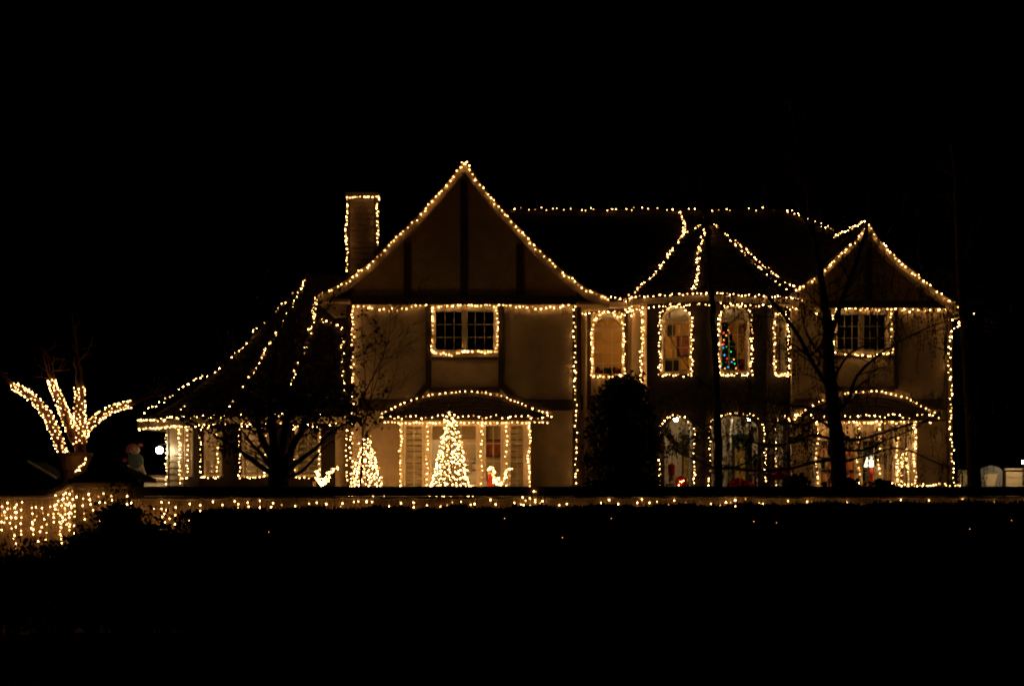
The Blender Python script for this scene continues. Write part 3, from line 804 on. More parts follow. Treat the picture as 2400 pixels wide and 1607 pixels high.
# front door with sidelights
dx0, dx1 = XW(1712, PYB), XW(1762, PYB)
door = MB().box(dx0, dx1, PYB - .05, PYB - .001, G0 + .07, G0 + 2.15).build('door', M['darkwood'], house)
MB().box(dx0 + .12, dx0 + .40, PYB - .056, PYB - .051, G0 + .85, G0 + 1.95).build('pane', M['doorglass'], door)
for z0_ in (.2, .5): MB().box(dx0 + .1, dx1 - .1, PYB - .06, PYB - .051, G0 + z0_, G0 + z0_ + .22).build('panel', M['darkwood'], door)
MB().lathe((dx1 - .06, PYB - .09, G0 + 1.05), [(.02, 0), (.035, .02), (.035, .05), (.01, .06)], 10).build('handle', M['gold'], door)
for a, b in ((1704, 1710), (1764, 1770)): MB().box(XW(a, PYB), XW(b, PYB), PYB - .08, PYB - .001, G0 + .06, G0 + 2.3).build('door_casing', M['cream'], house)
MB().box(XW(1702, PYB), XW(1772, PYB), PYB - .1, PYB - .001, G0 + 2.301, G0 + 2.42).build('door_head', M['cream'], house)
side = MB().box(XW(1598, PYB), XW(1628, PYB), PYB - .05, PYB - .001, G0 + .07, G0 + 2.15).build('sidelight', M['darkwood'], house)
MB().box(XW(1602, PYB), XW(1615, PYB), PYB - .056, PYB - .051, G0 + .8, G0 + 2.0).build('pane', M['doorglass'], side)
for x in (1707, 1622):
    MB().lathe((XW(x, 36.6), 36.6, G0 + .06), [(.13, 0), (.13, .1), (.09, .14), (.08, 2.2), (.12, 2.3), (.12, 2.44)], 14).build('porch_column', M['white'], house)

# ---- right gable block ------------------------------------------------------------
gl, gr = XW(1856, HY), XW(2232, HY)
fG = Facet((gl, HY), (gr, HY))
LG = rake_pts([(2035, 522), (2011, 553), (1991, 573), (1960, 600), (1938, 625), (1912, 646), (1885, 665), (1860, 678)])
RG = rake_pts([(2035, 522), (2055, 556), (2080, 585), (2102, 604), (2131, 628), (2159, 652), (2208, 690), (2237, 709), (2256, 724)])
zbG = ZW(723, HY)
bayG = (fG.st(1912), fG.st(2148), .98, ZW(986, HY), ZW(986, HY))
uwG = (fG.st(1955), fG.st(2082), ZW(824, HY), ZW(731, HY), ZW(731, HY))
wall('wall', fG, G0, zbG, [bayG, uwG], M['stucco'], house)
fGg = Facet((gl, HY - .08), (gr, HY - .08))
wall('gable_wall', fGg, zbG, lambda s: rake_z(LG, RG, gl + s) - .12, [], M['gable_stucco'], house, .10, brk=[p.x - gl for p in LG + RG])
MB().box(gr - .08, gr, HY + .165, 44, G0, ZW(715, HY)).build('side_wall', M['stucco'], house)
roof_slope('roof', ext_slope(LG, RAKE_Y, 40), 5, 4, house, (-1, 0, 1), seed=41)
roof_slope('roof', ext_slope(RG, RAKE_Y, 43), 8, 4, house, (1, 0, 1), seed=42)
barge(LG, .2); barge(RG, .2)
e = RG[-1]
MB().box(gr + .005, e.x, RAKE_Y + .03, 43, e.z - .17, e.z - .10).build('soffit', M['timber'], house)
MB().box(e.x - .02, e.x + .02, RAKE_Y + .022, 43, e.z - .19, e.z).build('fascia', M['cream'], house)
def tg(x0, x1, y0, y1, m='timber', d=.045, Y=HY): MB().box(XW(x0, Y), XW(x1, Y), Y - d, Y + .01, ZW(y1, Y), ZW(y0, Y)).build('timber', M[m], house)
tg(1935, 2240, 705, 722, 'beam', .07, HY - .08)
zt = rake_z(LG, RG, XW(2035, HY - .08)) - .3
MB().box(XW(2029, HY), XW(2042, HY), HY - .125, HY - .07, zbG + .2, zt).build('timber', M['timber'], house)
tg(2096, 2104, 726, 912); tg(1938, 1946, 726, 912); tg(1946.5, 2095.5, 832, 839, 'beam', .03)
tg(1946, 2096, 906, 918, 'beam', .05); tg(1862, 1925, 934, 960, 'beam'); tg(2118, 2218, 934, 960, 'beam')
tg(2219, 2231, 726, 1200, 'timber', .05)
rect_window(fG, fG.st(1959), fG.st(2078), ZW(819, HY), ZW(737, HY), house, 3, 3, 2, fr=.09)
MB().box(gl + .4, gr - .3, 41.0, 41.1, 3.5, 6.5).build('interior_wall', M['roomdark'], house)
ARC2 = [(1872, 977), (1895, 960), (1917, 947), (1964, 931), (1987, 926), (2015, 923), (2065, 922), (2091, 928), (2115, 935), (2138, 943), (2161, 958), (2184, 969), (2200, 977)]
bH2, arc2, ze2, xg0, xg1 = hood(ARC2, 978, 1868, 2200, 35.0, 12)
fB2 = Facet((XW(1912, BY), BY), (XW(2148, BY), BY))
zbt2, zbb2 = ZW(990, BY), 1.16
MB().box(fB2.p0.x - .02, fB2.p1.x + .02, BY - .03, BY + .1, zbt2, ze2 - .086).build('bay_head', M['white'], house)
MB().box(fB2.p0.x - .05, fB2.p1.x + .05, BY - .08, BY + .2, zbb2 - .08, zbb2 - .001).build('bay_sill', M['white'], house)
MB().box(fB2.p0.x, fB2.p1.x, BY + .02, BY + .18, G0, zbb2 - .081).build('bay_apron', M['stucco'], house)
for x in (fB2.p0.x, fB2.p1.x - .05): MB().box(x, x + .05, BY + .101, HY, G0, ze2 - .086).build('bay_side', M['white'], house)
for a, b in ((1912, 1920), (1962, 1972), (2006, 2018), (2053, 2066), (2097, 2106), (2135, 2148)):
    MB().box(XW(a, BY), XW(b, BY), BY - .035, BY + .099, zbb2, zbt2 - .001).build('post', M['white'], house)
for a, b in ((1920, 1962), (1972, 2006), (2018, 2053), (2066, 2097), (2106, 2135)):
    rect_window(fB2, fB2.st(a) + .025, fB2.st(b) - .025, zbb2 + .02, zbt2 - .05, house, 2, 4, 1, fr=.04, inset=.04, depth=.08)
LY = 37.9
MB().box(gl + .1, gr - .1, LY, LY + .08, G0, 3.5).build('interior_wall', M['tan'], house)
MB().box(gl + .1, gr - .1, HY + .17, LY - .001, 3.42, 3.5).build('interior_ceiling', M['tan'], house)
MB().box(gl + .1, gr - .1, HY + .17, LY - .001, .6, .68).build('interior_floor', M['floorwood'], house)
for x in (gl + .12, gr - .25): MB().box(x, x + .08, HY + .17, LY - .001, .68, 3.42).build('interior_wall', M['tan'], house)

# ---- round wing at the left ----------------------------------------------------------
WC = [(XW(395, 39.6), 39.6), (XW(430, 38.6), 38.6), (XW(466, 37.6), 37.6), (XW(546, 36.75), 36.75), (XW(661, 36.25), 36.25), (XW(786, 36.2), 36.2), (xl - .005, 36.5)]
WF = [Facet(WC[i], WC[i + 1]) for i in range(6)]
ezW = 3.03
WIN = [None, (434, 453), (481, 521), (569, 629), (692, 751), None]
for i, fc in enumerate(WF):
    hs = []
    if WIN[i]:
        a, b = WIN[i]; mx = (a + b) / 2
        hs = [(fc.st(a), fc.st(b), fc.st(mx, 1116)[1], fc.st(mx, 1004)[1], fc.st(mx, 1004)[1])]
    wall('wall', fc, G0, ezW - .04, hs, M['stucco' if i in (0, 5) else 'darkwood'], house, .12)
    if hs:
        h = hs[0]
        rect_window(fc, h[0] + .03, h[1] - .03, h[2] + .05, h[3] - .06, house, 2, 3, 1, fr=.07, slats=30, label='window with tilted shutter slats', pitch=.16)
fc = WF[0]; z = G0 + .05
while z < ezW - .2:
    MB().hexa([(.12, -.03, z), (fc.len - .02, -.03, z), (fc.len - .02, -.002, z), (.12, -.002, z), (.12, -.012, z + .165), (fc.len - .02, -.012, z + .165), (fc.len - .02, -.002, z + .165), (.12, -.002, z + .165)]).build('siding_board', M['siding'], house, fc.M)
    z += .17
MB().box(0, .1, -.05, .05, G0, ezW - .1).build('corner_board', M['gate'], house, fc.M)
MB().box(WC[0][0], WC[0][0] + .1, WC[0][1] + .1, 46, G0, ezW - .05).build('side_wall', M['stucco'], house)
cW = Vector((XW(735, 40.4), 40.4)); WE = [Vector((XW(322, 39.9), 47))]
for (x, y) in WC[:6]:
    d = (Vector((x, y)) - cW).normalized(); WE.append(Vector((x, y)) + d * .62)
WE[1] = Vector((XW(322, 39.7), 39.7))
WE.append(Vector((xl - .01, 35.62)))
apW = Vector((XW(718, 40), 40, ZW(645, 40)))
bW = []
for i in range(len(WE) - 1):
    a, b = WE[i], WE[i + 1]
    def fw(u, v, a=a, b=b):
        p = Vector((a.x + (b.x - a.x) * u, a.y + (b.y - a.y) * u, ezW)).lerp(apW, v); p.z -= .62 * 4 * v * (1 - v) * (1 - .25 * v); return p
    bW.append(roof_slope('wing_roof', fw, (b - a).length, 6, house, ((a.x + b.x) / 2 - cW.x, (a.y + b.y) / 2 - cW.y - .5, 1), .2, .2, 51 + i))
def fwr(u, v):
    a = Vector((xl - .01, 35.62, ezW)); b = Vector((xl - .01, 40, apW.z)); p = a.lerp(apW, v).lerp(a.lerp(b, v), u); p.z -= .62 * 4 * v * (1 - v) * (1 - .25 * v); return p
bW.append(roof_slope('wing_roof', fwr, 1.5, 6, house, (0, -1, 1), .2, .2, 59))
fa, so = MB(), MB()
for i in range(len(WE) - 1):
    a, b = WE[i], WE[i + 1]
    wa = Vector(WC[max(0, i - 1)]) if i else Vector((WC[0][0], 46)); wb = Vector(WC[min(i, 5)]) if i < 6 else Vector(WC[6])
    fa.add([(a.x, a.y, ezW - .17), (b.x, b.y, ezW - .17), (b.x, b.y, ezW - .005), (a.x, a.y, ezW - .005),
            (a.x + .02, a.y + .03, ezW - .17), (b.x + .02, b.y + .03, ezW - .17), (b.x + .02, b.y + .03, ezW - .005), (a.x + .02, a.y + .03, ezW - .005)], [(0, 1, 2, 3), (5, 4, 7, 6), (0, 4, 5, 1), (3, 2, 6, 7)])
    so.add([(a.x + .02, a.y + .031, ezW - .15), (b.x + .02, b.y + .031, ezW - .15), (wb.x, wb.y + .05, ezW - .06), (wa.x, wa.y + .05, ezW - .06)], [(0, 1, 2, 3)])
fa.build('gutter', M['cream'], house); so.build('soffit', M['cream'], house)
# wing room
MB().box(-9.3, xl - .1, 39.2, 39.3, G0, 3.0).build('interior_wall', M['tan'], house)
# upper recess wall left of the gable
MB().box(XW(742, 39), xl - .02, 39.0, 39.1, 5.0, LR[-1].z - .17).build('wall', M['stucco'], house)

# ================================================================== LAMPS INSIDE AND ON THE HOUSE
def ceiling_lamp(label, loc, r, m, name='ceiling_lamp', rod=.2):
    t = thing(name, label, 'lamp', loc)
    x, y, z = loc
    MB().lathe((x, y, z - r), [(r * .25, 0), (r * .8, r * .35), (r, r), (r * .8, r * 1.65), (r * .3, r * 2)], 12).build('globe', M[m], t)
    MB().tube([(x, y, z + r), (x, y, z + r + rod)], .012, 6).build('rod', M['metal'], t)
    return t
ceiling_lamp('glowing globe lamp in the room behind the wide bay window', (XW(1050, 37.2), 37.2, 3.05), .13, 'roomlamp')
ceiling_lamp('glowing globe lamp upstairs behind the small arched window', (XW(1492, 38.0), 38.0, 5.55), .13, 'hall')
ceiling_lamp('glowing globe lamp upstairs in the turret room', (XW(1650, 37.3), 37.3, 5.60), .13, 'hall')
ceiling_lamp('bright porch lamp hanging inside the entrance arch', (XW(1757, 36.6), 36.6, 3.0), .06, 'porchlamp', 'porch_lamp', .03)
ceiling_lamp('bright porch lamp hanging inside the narrow left arch', (XW(1584, 36.5), 36.5, 3.0), .055, 'porchlamp', 'porch_lamp', .03)
ceiling_lamp('glowing globe lamp in the shuttered round wing', (XW(545, 38), 38, 2.6), .13, 'roomlamp', rod=.3)
ceiling_lamp('added globe lamp brightening the library behind the right bay window', (XW(1945, 36.9), 36.9, 3.1), .14, 'roomlamp')  # extra lamp added to brighten the library interior
# floodlight on the wing corner
fl = thing('floodlight', 'dazzling floodlight on a bracket at the corner of the round wing', 'lamp', PX(374, 1055, 39.8))
p = PX(374, 1054, 39.72)
MB().lathe((p.x, p.y, p.z - .10), [(.03, .01), (.08, .05), (.098, .10), (.08, .15), (.03, .18)], 14).build('lamp_globe', M['flood'], fl)
MB().tube([(p.x + .02, p.y + .03, p.z + .17), (WC[0][0] + .02, 39.75, p.z + .16)], .015, 6).build('bracket', M['metal'], fl)
MB().lathe((p.x, p.y + .02, p.z + .085), [(.08, 0), (.06, .05), (.02, .07)], 12).build('lamp_hood', M['metal'], fl)

# ================================================================== STRING LIGHTS ON THE HOUSE
def up(pts, dy=-.06, dz=0.0): return [Vector((p.x, p.y + dy, p.z + dz)) for p in pts]
def P(lst, Y): return [PX(x, y, Y) for x, y in lst]
string('string of bulbs down the left edge of the tall central gable', up(LR, -.07, -.06), .15, .035)
string('string of bulbs down the right edge of the tall central gable', up(RR, -.07, -.06), .15, .035)
string('knot of bulbs at the very peak of the tall central gable', P([(1080, 392), (1082, 384), (1090, 380), (1098, 383), (1104, 393)], RAKE_Y - .1), .11, .03)
string('long string of bulbs along the main roof ridge', [Vector((XW(x, RYY - .15), RYY - .15, max(ZW(y, RYY - .15), RZ + .07))) for x, y in [(1204, 487), (1300, 491), (1460, 495), (1595, 498), (1677, 499), (1710, 505), (1750, 508), (1785, 503), (1821, 499)]], .20, .05, drop=.12, meshes=SM)
string('string of bulbs outlining the chimney', P([(812, 636), (814, 590), (811, 540), (813, 500), (812, 463), (840, 462), (870, 463), (889, 460), (886, 480), (884, 520), (886, 560), (884, 578)], CY - .15), .09, .035)
string('sagging string of bulbs under the beam left of the bedroom window', P([(828, 716), (860, 722), (900, 727), (940, 724), (985, 715), (1004, 712)], HY - .05), .13, .03)
string('string of bulbs under the beam right of the bedroom window', P([(1168, 713), (1215, 720), (1260, 722), (1310, 718), (1342, 713)], HY - .05), .13, .03)
string('zigzag string of bulbs down the left corner of the central gable block', P([(824, 720), (828, 800), (825, 880), (828, 960), (823, 1050), (824, 1134)], HY - .075), .11, .04)
string('thin string of bulbs on the dark post left of the central gable block', P([(812, 990), (812, 1060), (813, 1135)], HY - .1), .16, .02)
string('string of bulbs down the right corner of the central gable block', P([(1347, 716), (1346, 800), (1348, 900), (1350, 1000), (1350, 1060), (1351, 1136)], HY - .075), .145, .035)
string('string of bulbs framing the dark central bedroom window', P([(1012, 826), (1014, 780), (1012, 720), (1050, 716), (1090, 714), (1130, 715), (1163, 717), (1166, 760), (1166, 800), (1163, 826), (1120, 825), (1090, 822), (1060, 832), (1035, 829), (1012, 827)], HY - .085), .10, .025)
string('string of bulbs along the curved top of the central hood roof', [Vector((p.x, p.y - .05, p.z + .05)) for p in arc1], .155, .012)
string('wavy string of bulbs along the eave of the central hood roof', [Vector((xe0 + (xe1 - xe0) * t, 34.96, ze1 + .02 + .03 * math.sin(t * 40))) for t in np.linspace(0, 1, 60)], .14, .03)
string('straight string of bulbs across the head of the central bay window', P([(900, 990), (940, 991), (1100, 990), (1244, 990), (1285, 990)], BY - .1), .11, .015)
for k, (xx, w) in enumerate(((938, 'leftmost'), (1001, 'second'), (1128, 'third'), (1186, 'fourth'), (1240, 'rightmost'))):
    string('vertical string of bulbs on the %s post of the central bay window' % w, P([(xx, 994), (xx + 3, 1030), (xx - 2, 1070), (xx + 2, 1110), (xx, 1139)], BY - .12), .10 if k in (0, 4) else .145, .02)
# wing
string('string of bulbs on the outermost left hip of the wing roof', lay(bW, [(712, 656), (690, 684), (672, 708), (645, 727), (625, 757), (598, 770), (578, 808), (515, 866), (451, 893), (398, 931), (347, 960), (326, 984)], 40), .15, .05, drop=.1)
string('string of bulbs on the middle hip of the wing roof', lay(bW, [(718, 655), (700, 684), (684, 720), (664, 748), (648, 782), (630, 808), (617, 837), (602, 858), (567, 918), (548, 940), (531, 963)], 40), .11, .05, drop=.08)
string('short string of bulbs low on the left slope of the wing roof', lay(bW, [(463, 932), (445, 938), (429, 957), (418, 968)], 38), .16, .06, meshes=SM)
string('string of bulbs on the right hip of the wing roof', lay(bW, [(744, 692), (737, 715), (733, 752), (720, 800), (713, 826), (697, 862), (690, 882), (685, 907), (676, 930), (667, 955)], 38), .10, .07, drop=.05)
string('bunch of bulbs hanging at the lower left end of the central gable', P([(745, 695), (742, 708), (738, 725), (734, 745)], 35.5), .06, .04)
string('string of bulbs running along the roof joint left of the central gable', lay(bW, [(752, 750), (776, 760), (800, 768), (803, 820), (805, 860), (805, 905), (812, 950)], 36.5), .13, .05)
we = [Vector((p.x, p.y - .05, ezW + .03)) for p in WE[1:]]
string('upper string of bulbs along the eave of the round wing', we, .15, .04)
string('lower string of bulbs under the gutter of the round wing', [Vector((p.x + .03, p.y - .04, ezW - .2)) for p in WE[1:]], .17, .03, drop=.1)
string('string of bulbs on the far left corner of the round wing', [WF[0].loc(.02, z, .08) for z in (2.7, 2, 1.3, .7)], .16, .03)
string('string of bulbs on the pale siding edge of the round wing', [WF[0].loc(WF[0].len - .05, z, .09) for z in (2.75, 2, 1.3, .8)], .12, .03)
for i, w in ((1, 'narrow leftmost'), (2, 'second'), (3, 'third'), (4, 'rightmost')):
    fc = WF[i]; a, b = WIN[i]
    string('string of bulbs framing the %s shuttered window of the round wing' % w, [fc.at(a, 1003, .17), fc.at(a, 1060, .17), fc.at(a, 1118, .17), fc.at((a + b) / 2, 1120, .17), fc.at(b, 1118, .17), fc.at(b, 1060, .17), fc.at(b, 1002, .17), fc.at(a, 1001, .17)], .135, .025)
# middle and turret
string('string of bulbs framing the small arched window of the middle wall', arch_outline(fW, 1387, 1462, 734, 768, 882), .085, .03)
string('sagging string of bulbs under the gutter of the middle wall', P([(1360, 733), (1380, 735), (1400, 732), (1460, 733), (1475, 741), (1496, 732)], WY - .2), .15, .03)
string('string of bulbs framing the left arched window of the turret', arch_outline(TF[1], 1548, 1624, 716, 754, 880), .09, .035)
string('string of bulbs framing the arched window with the coloured tree', arch_outline(TF[2], 1681, 1758, 713, 750, 878), .09, .035)
string('string of bulbs framing the slim angled window of the turret', arch_outline(TF[3], 1809, 1843, 732, 760, 880), .075, .04)
string('double string of bulbs down the pale left corner of the turret', P([(1503, 720), (1506, 780), (1502, 850), (1507, 932)], 35.9), .11, .04, strands=2)
te = [Vector((p.x, p.y - .05, ezT + .03)) for p in TE]
string('upper string of bulbs along the turret gutter', [PX(1428, 697, 36.2), PX(1462, 704, 36.3)] + te, .13, .03)
string('lower string of bulbs under the turret eave', [Vector((p.x, p.y + .12, ezT - .22)) for p in TE] + [PX(1914, 733, 35.9)], .14, .05)
string('string of bulbs on the left hip of the turret roof', lay(bT + [bR], [(1642, 529), (1622, 540), (1605, 548), (1586, 570), (1566, 599), (1554, 620), (1531, 645), (1512, 662), (1492, 680), (1468, 702)], 37), .09, .05)
string('string of bulbs on the middle hip of the turret roof', lay(bT, [(1652, 537), (1645, 560), (1639, 582), (1637, 600), (1635, 624), (1638, 640), (1634, 660), (1624, 682)], 36.5), .09, .05)
string('inner string of bulbs on the right hip of the turret roof', lay(bT, [(1672, 523), (1691, 545), (1724, 576), (1748, 600), (1762, 613), (1793, 645), (1817, 660), (1845, 683)], 36.5), .09, .05)
string('outer string of bulbs on the right hip of the turret roof', lay(bT + [bR], [(1700, 548), (1738, 577), (1786, 621), (1809, 641), (1830, 654), (1862, 673), (1890, 690), (1914, 706)], 36.5), .09, .05)
string('short string of bulbs linking the roof ridge to the turret', lay([bR] + bT, [(1595, 499), (1600, 512), (1604, 524), (1604, 545), (1602, 556)], 39), .09, .05)
# right gable
string('string of bulbs down the left edge of the right hand gable', up(LG, -.07, -.06), .12, .035)
string('string of bulbs down the right edge of the right hand gable', up(RG, -.07, -.06), .13, .04)
string('string of bulbs along the short ridge of the right hand gable', [Vector((LG[0].x, RAKE_Y - .03, LG[0].z + .07)), Vector((LG[0].x, 39.2, LG[0].z + .30))], .16, .03)
string('two short strings of bulbs down the right end of the main roof', [Vector((rx1, RYY, RZ + .1)).lerp(hipc + Vector((0, 0, .1)), t) for t in (0, .12)] + [Vector((rx1, RYY, RZ + .1)).lerp(hipc + Vector((0, 0, .1)), t) for t in (.13, .27)], .14, .05, meshes=SM)
string('loose end of bulbs dangling off the eave of the right hand gable', P([(2262, 727), (2281, 736), (2285, 734)], 35.2), .17, .03)
string('string of bulbs under the beam beside the right hand bedroom window', P([(2094, 722), (2130, 728), (2175, 727), (2222, 726)], HY - .05), .11, .035)
string('string of bulbs framing the dark right hand bedroom window', P([(1952, 826), (1953, 780), (1951, 735), (1962, 726), (2010, 724), (2060, 725), (2090, 724), (2089, 780), (2092, 826), (2050, 832), (2000, 832), (1953, 827)], HY - .085), .10, .03)
string('clump of bulbs at the top of the far right corner', P([(2222, 750), (2250, 752), (2246, 765), (2228, 778), (2232, 790)], HY - .15), .08, .04)
string('string of bulbs down the far right corner of the house', P([(2228, 780), (2225, 850), (2230, 920), (2227, 1000), (2233, 1060), (2234, 1136)], HY - .075), .115, .04)
string('string of bulbs along the curved top of the right hood roof', [Vector((p.x, p.y - .05, p.z + .05)) for p in arc2], .14, .015)
string('wavy string of bulbs along the eave of the right hood roof', [Vector((xg0 + (xg1 - xg0) * t, 34.96, ze2 + .03 + .025 * math.sin(t * 30))) for t in np.linspace(0, 1, 50)], .13, .03)
string('straight string of bulbs across the head of the right bay window', P([(1908, 989), (2000, 990), (2100, 989), (2188, 989)], BY - .1), .10, .02)
for xx, w in ((1914, 'leftmost'), (2011, 'third'), (2060, 'fourth'), (2102, 'fifth'), (2143, 'rightmost')):
    string('vertical string of bulbs on the %s post of the right bay window' % w, P([(xx, 992), (xx + 3, 1030), (xx - 1, 1070), (xx + 3, 1110), (xx, 1136)], BY - .09), .085 if w in ('fifth', 'rightmost') else .13, .025)
string('string of bulbs lying along the ground at the right corner', P([(2092, 1134), (2130, 1137), (2190, 1135), (2252, 1137)], 34.6), .07, .03)
# porch arches
string('string of bulbs around the narrow left arch of the porch', arch_outline(TF[1], 1549, 1629, 974, 1008, 1138, bottom=False), .115, .03)
string('string of bulbs around the wide entrance arch of the porch', arch_outline(TF[2], 1659, 1789, 968, 1003, 1138, bottom=False), .115, .03)
string('string of bulbs around the slim angled arch of the porch', arch_outline(TF[3], 1812, 1850, 976, 1002, 1138, bottom=False), .095, .03)
string('trail of bulbs on the wall between the porch and right bay window', P([(1856, 972), (1870, 968), (1862, 980), (1880, 986)], HY - .15), .07, .04)

# ================================================================== THINGS IN THE ROOMS
def picture(label, x0, x1, y0, y1, Y, m='painting'):
    t = thing('picture', label, 'picture', PX((x0 + x1) / 2, y1, Y))
    MB().box(XW(x0, Y), XW(x1, Y), Y - .03, Y - .004, ZW(y1, Y), ZW(y0, Y)).build('canvas', M[m], t)
    fr = MB()
    a, b, c, d = XW(x0, Y), XW(x1, Y), ZW(y1, Y), ZW(y0, Y)
    fr.box(a - .04, a - .001, Y - .05, Y - .003, c - .04, d + .04); fr.box(b + .001, b + .04, Y - .05, Y - .003, c - .04, d + .04)
    fr.box(a, b, Y - .05, Y - .003, d + .001, d + .04); fr.box(a, b, Y - .05, Y - .003, c - .04, c - .001)
    fr.build('picture_frame', M['darkwood'], t)
picture('red brown painting on the wall behind the central bay window', 1136, 1176, 1032, 1066, 38.2)
picture('dark red picture on the ochre wall behind the left turret window', 1590, 1622, 790, 832, 39.4)
picture('small dark picture high behind the left turret window', 1568, 1578, 765, 785, 39.4, 'black')
# snowman inside the bay window
sn = thing('snowman', 'white snowman in a blue grey hat behind the central bay window', 'snowman', PX(1122, 1150, 35.75))
c = PX(1120, 1150, 35.85)
MB().box(XW(1008, 36), XW(1178, 36), 35.55, 36.15, .68, 1.16).build('window_seat', M['cream'], house)
MB().lathe((c.x, c.y, 1.16), [(.10, 0), (.24, .08), (.27, .25), (.24, .38), (.13, .47)], 18).build('body', M['snow'], sn, smooth=True)
MB().lathe((c.x, c.y, 1.64), [(.08, 0), (.13, .06), (.15, .14), (.12, .22), (.05, .27)], 16).build('head', M['snow'], sn, smooth=True)
MB().lathe((c.x, c.y, 1.81), [(.155, 0), (.15, .06), (.10, .15), (.03, .2)], 16).build('hat', M['bluegrey'], sn, smooth=True)
MB().lathe((c.x, c.y, 1.62), [(.12, 0), (.135, .025), (.12, .05)], 16).build('scarf', M['redcloth'], sn)
MB().lathe((c.x, c.y - .14, 1.75), [(.02, 0), (.02, .02), (.005, .03)], 8).build('nose', M['ca' if False else 'gold'], sn)
# bookcase with books
bc = thing('bookcase', 'tall bookcase full of books behind the right bay window', 'bookcase', (XW(1965, 37.6), 37.6, .68))
b0, b1 = XW(1915, 37.6), XW(2058, 37.6)
mb = MB()
for x in np.linspace(b0, b1, 4): mb.box(x - .02, x + .02, 37.5, 37.85, .68, 2.45)
mb.build('upright', M['floorwood'], bc)
levels = [.70, 1.02, 1.34, 1.66, 1.98, 2.3]
for z in levels: MB().box(b0 + .021, b1 - .021, 37.505, 37.845, z, z + .025).build('shelf', M['floorwood'], bc)
MB().box(b0, b1, 37.851, 37.88, .68, 2.45).build('back_panel', M['darkwood'], bc)
for z, nm in zip(levels[1:5], ('second', 'third', 'fourth', 'fifth')):
    for q in range(3):
        x = b0 + (b1 - b0) / 3 * q + .04; end = b0 + (b1 - b0) / 3 * (q + 1) - .05
        while x < end - .07:
            w = random.uniform(.05, .11); h = random.uniform(.19, .27); kb_ = random.randrange(5)
            if random.random() < .8:
                o = MB().box(x, x + w - .004, 37.53, 37.72, z + .026, z + .026 + h).build('book', BOOKS[kb_])
                tag(o, '%s book on the %s shelf, %s section of the bookcase' % (BOOKN[kb_], nm, ('first', 'middle', 'last')[q]), 'book', 'books in the bookcase')
            x += w
lp = thing('table_lamp', 'lit table lamp with white shade and red base in the right bay window', 'lamp', PX(2044, 1130, 36.2))
c = PX(2043, 1092, 36.2)
MB().lathe((c.x, c.y, c.z - .02), [(.20, 0), (.105, .32), (.10, .325), (.195, .004)], 20).build('lamp_shade', M['lampshade'], lp, smooth=False)
MB().lathe((c.x, c.y, c.z - .42), [(.09, 0), (.09, .03), (.05, .06), (.085, .16), (.07, .28), (.02, .36), (.02, .40)], 16).build('lamp_base', M['red'], lp, smooth=True)
tb = thing('side_table', 'small dark table under the lit lamp in the right bay window', 'table', (c.x, c.y, .68))
MB().box(c.x - .25, c.x + .25, c.y - .2, c.y + .2, c.z - .46, c.z - .421).build('table_top', M['darkwood'], tb)
for sx in (-.21, .21):
    for sy in (-.16, .16): MB().box(c.x + sx - .02, c.x + sx + .02, c.y + sy - .02, c.y + sy + .02, .68, c.z - .461).build('leg', M['darkwood'], tb)
# light trees; the added slim one imitates reflections in the last bay pane
def cone_tree(label, base, h, r, n, strands, meshes=BM, pole=True, m='wire', name='light_tree', jit=.03):
    t = thing(name, label, 'light tree', base); base = Vector(base)
    if pole: MB().tube([base, base + Vector((0, 0, h))], .018, 6).build('pole', M['metal'], t)
    ring = [base + Vector((r * math.cos(a), r * math.sin(a), .03)) for a in np.linspace(0, 2 * math.pi, 25)]
    MB().tube(ring, .008, 4, False).build('base_ring', M['metal'], t)
    top = base + Vector((0, 0, h))
    wires = MB()
    for k in range(strands):
        a = 2 * math.pi * k / strands; e = base + Vector((r * math.cos(a), r * math.sin(a), .03))
        wires.tube([top, top.lerp(e, .5) , e], .004, 3, False)
    wires.build('wire', M[m], t)
    rest = []
    order = list(range(n)); random.shuffle(order)
    for kk, k0 in enumerate(order):
        k = k0
        q = math.sqrt((k + .5) / n) if n else 0
        q = .05 + .95 * (q * .6 + .4 * (k + .5) / n)
        a = 2 * math.pi * ((k * 7) % strands) / strands + random.gauss(0, .08)
        p = top.lerp(base + Vector((r * math.cos(a), r * math.sin(a), .03)), q) + Vector((random.gauss(0, jit), random.gauss(0, jit * .5), random.gauss(0, jit)))
        if kk < 300: bulb(t, p, meshes)
        else: rest.append(p)
    if rest:
        src = meshes[0]; bv = [v.co.copy() for v in src.vertices]; bf = [tuple(f.vertices) for f in src.polygons]; mb = MB()
        for p in rest: mb.add([p + v for v in bv], bf)
        mb.build('bulb_mass', src.materials[0], t, kind='stuff')
    return t
cone_tree('slim cone of added bulbs imitating reflections in the last pane of the right bay window', (XW(2120, 35.75), 35.75, 1.0), 1.35, .17, 130, 14, SM)  # added bulbs stand in for light reflected in this pane
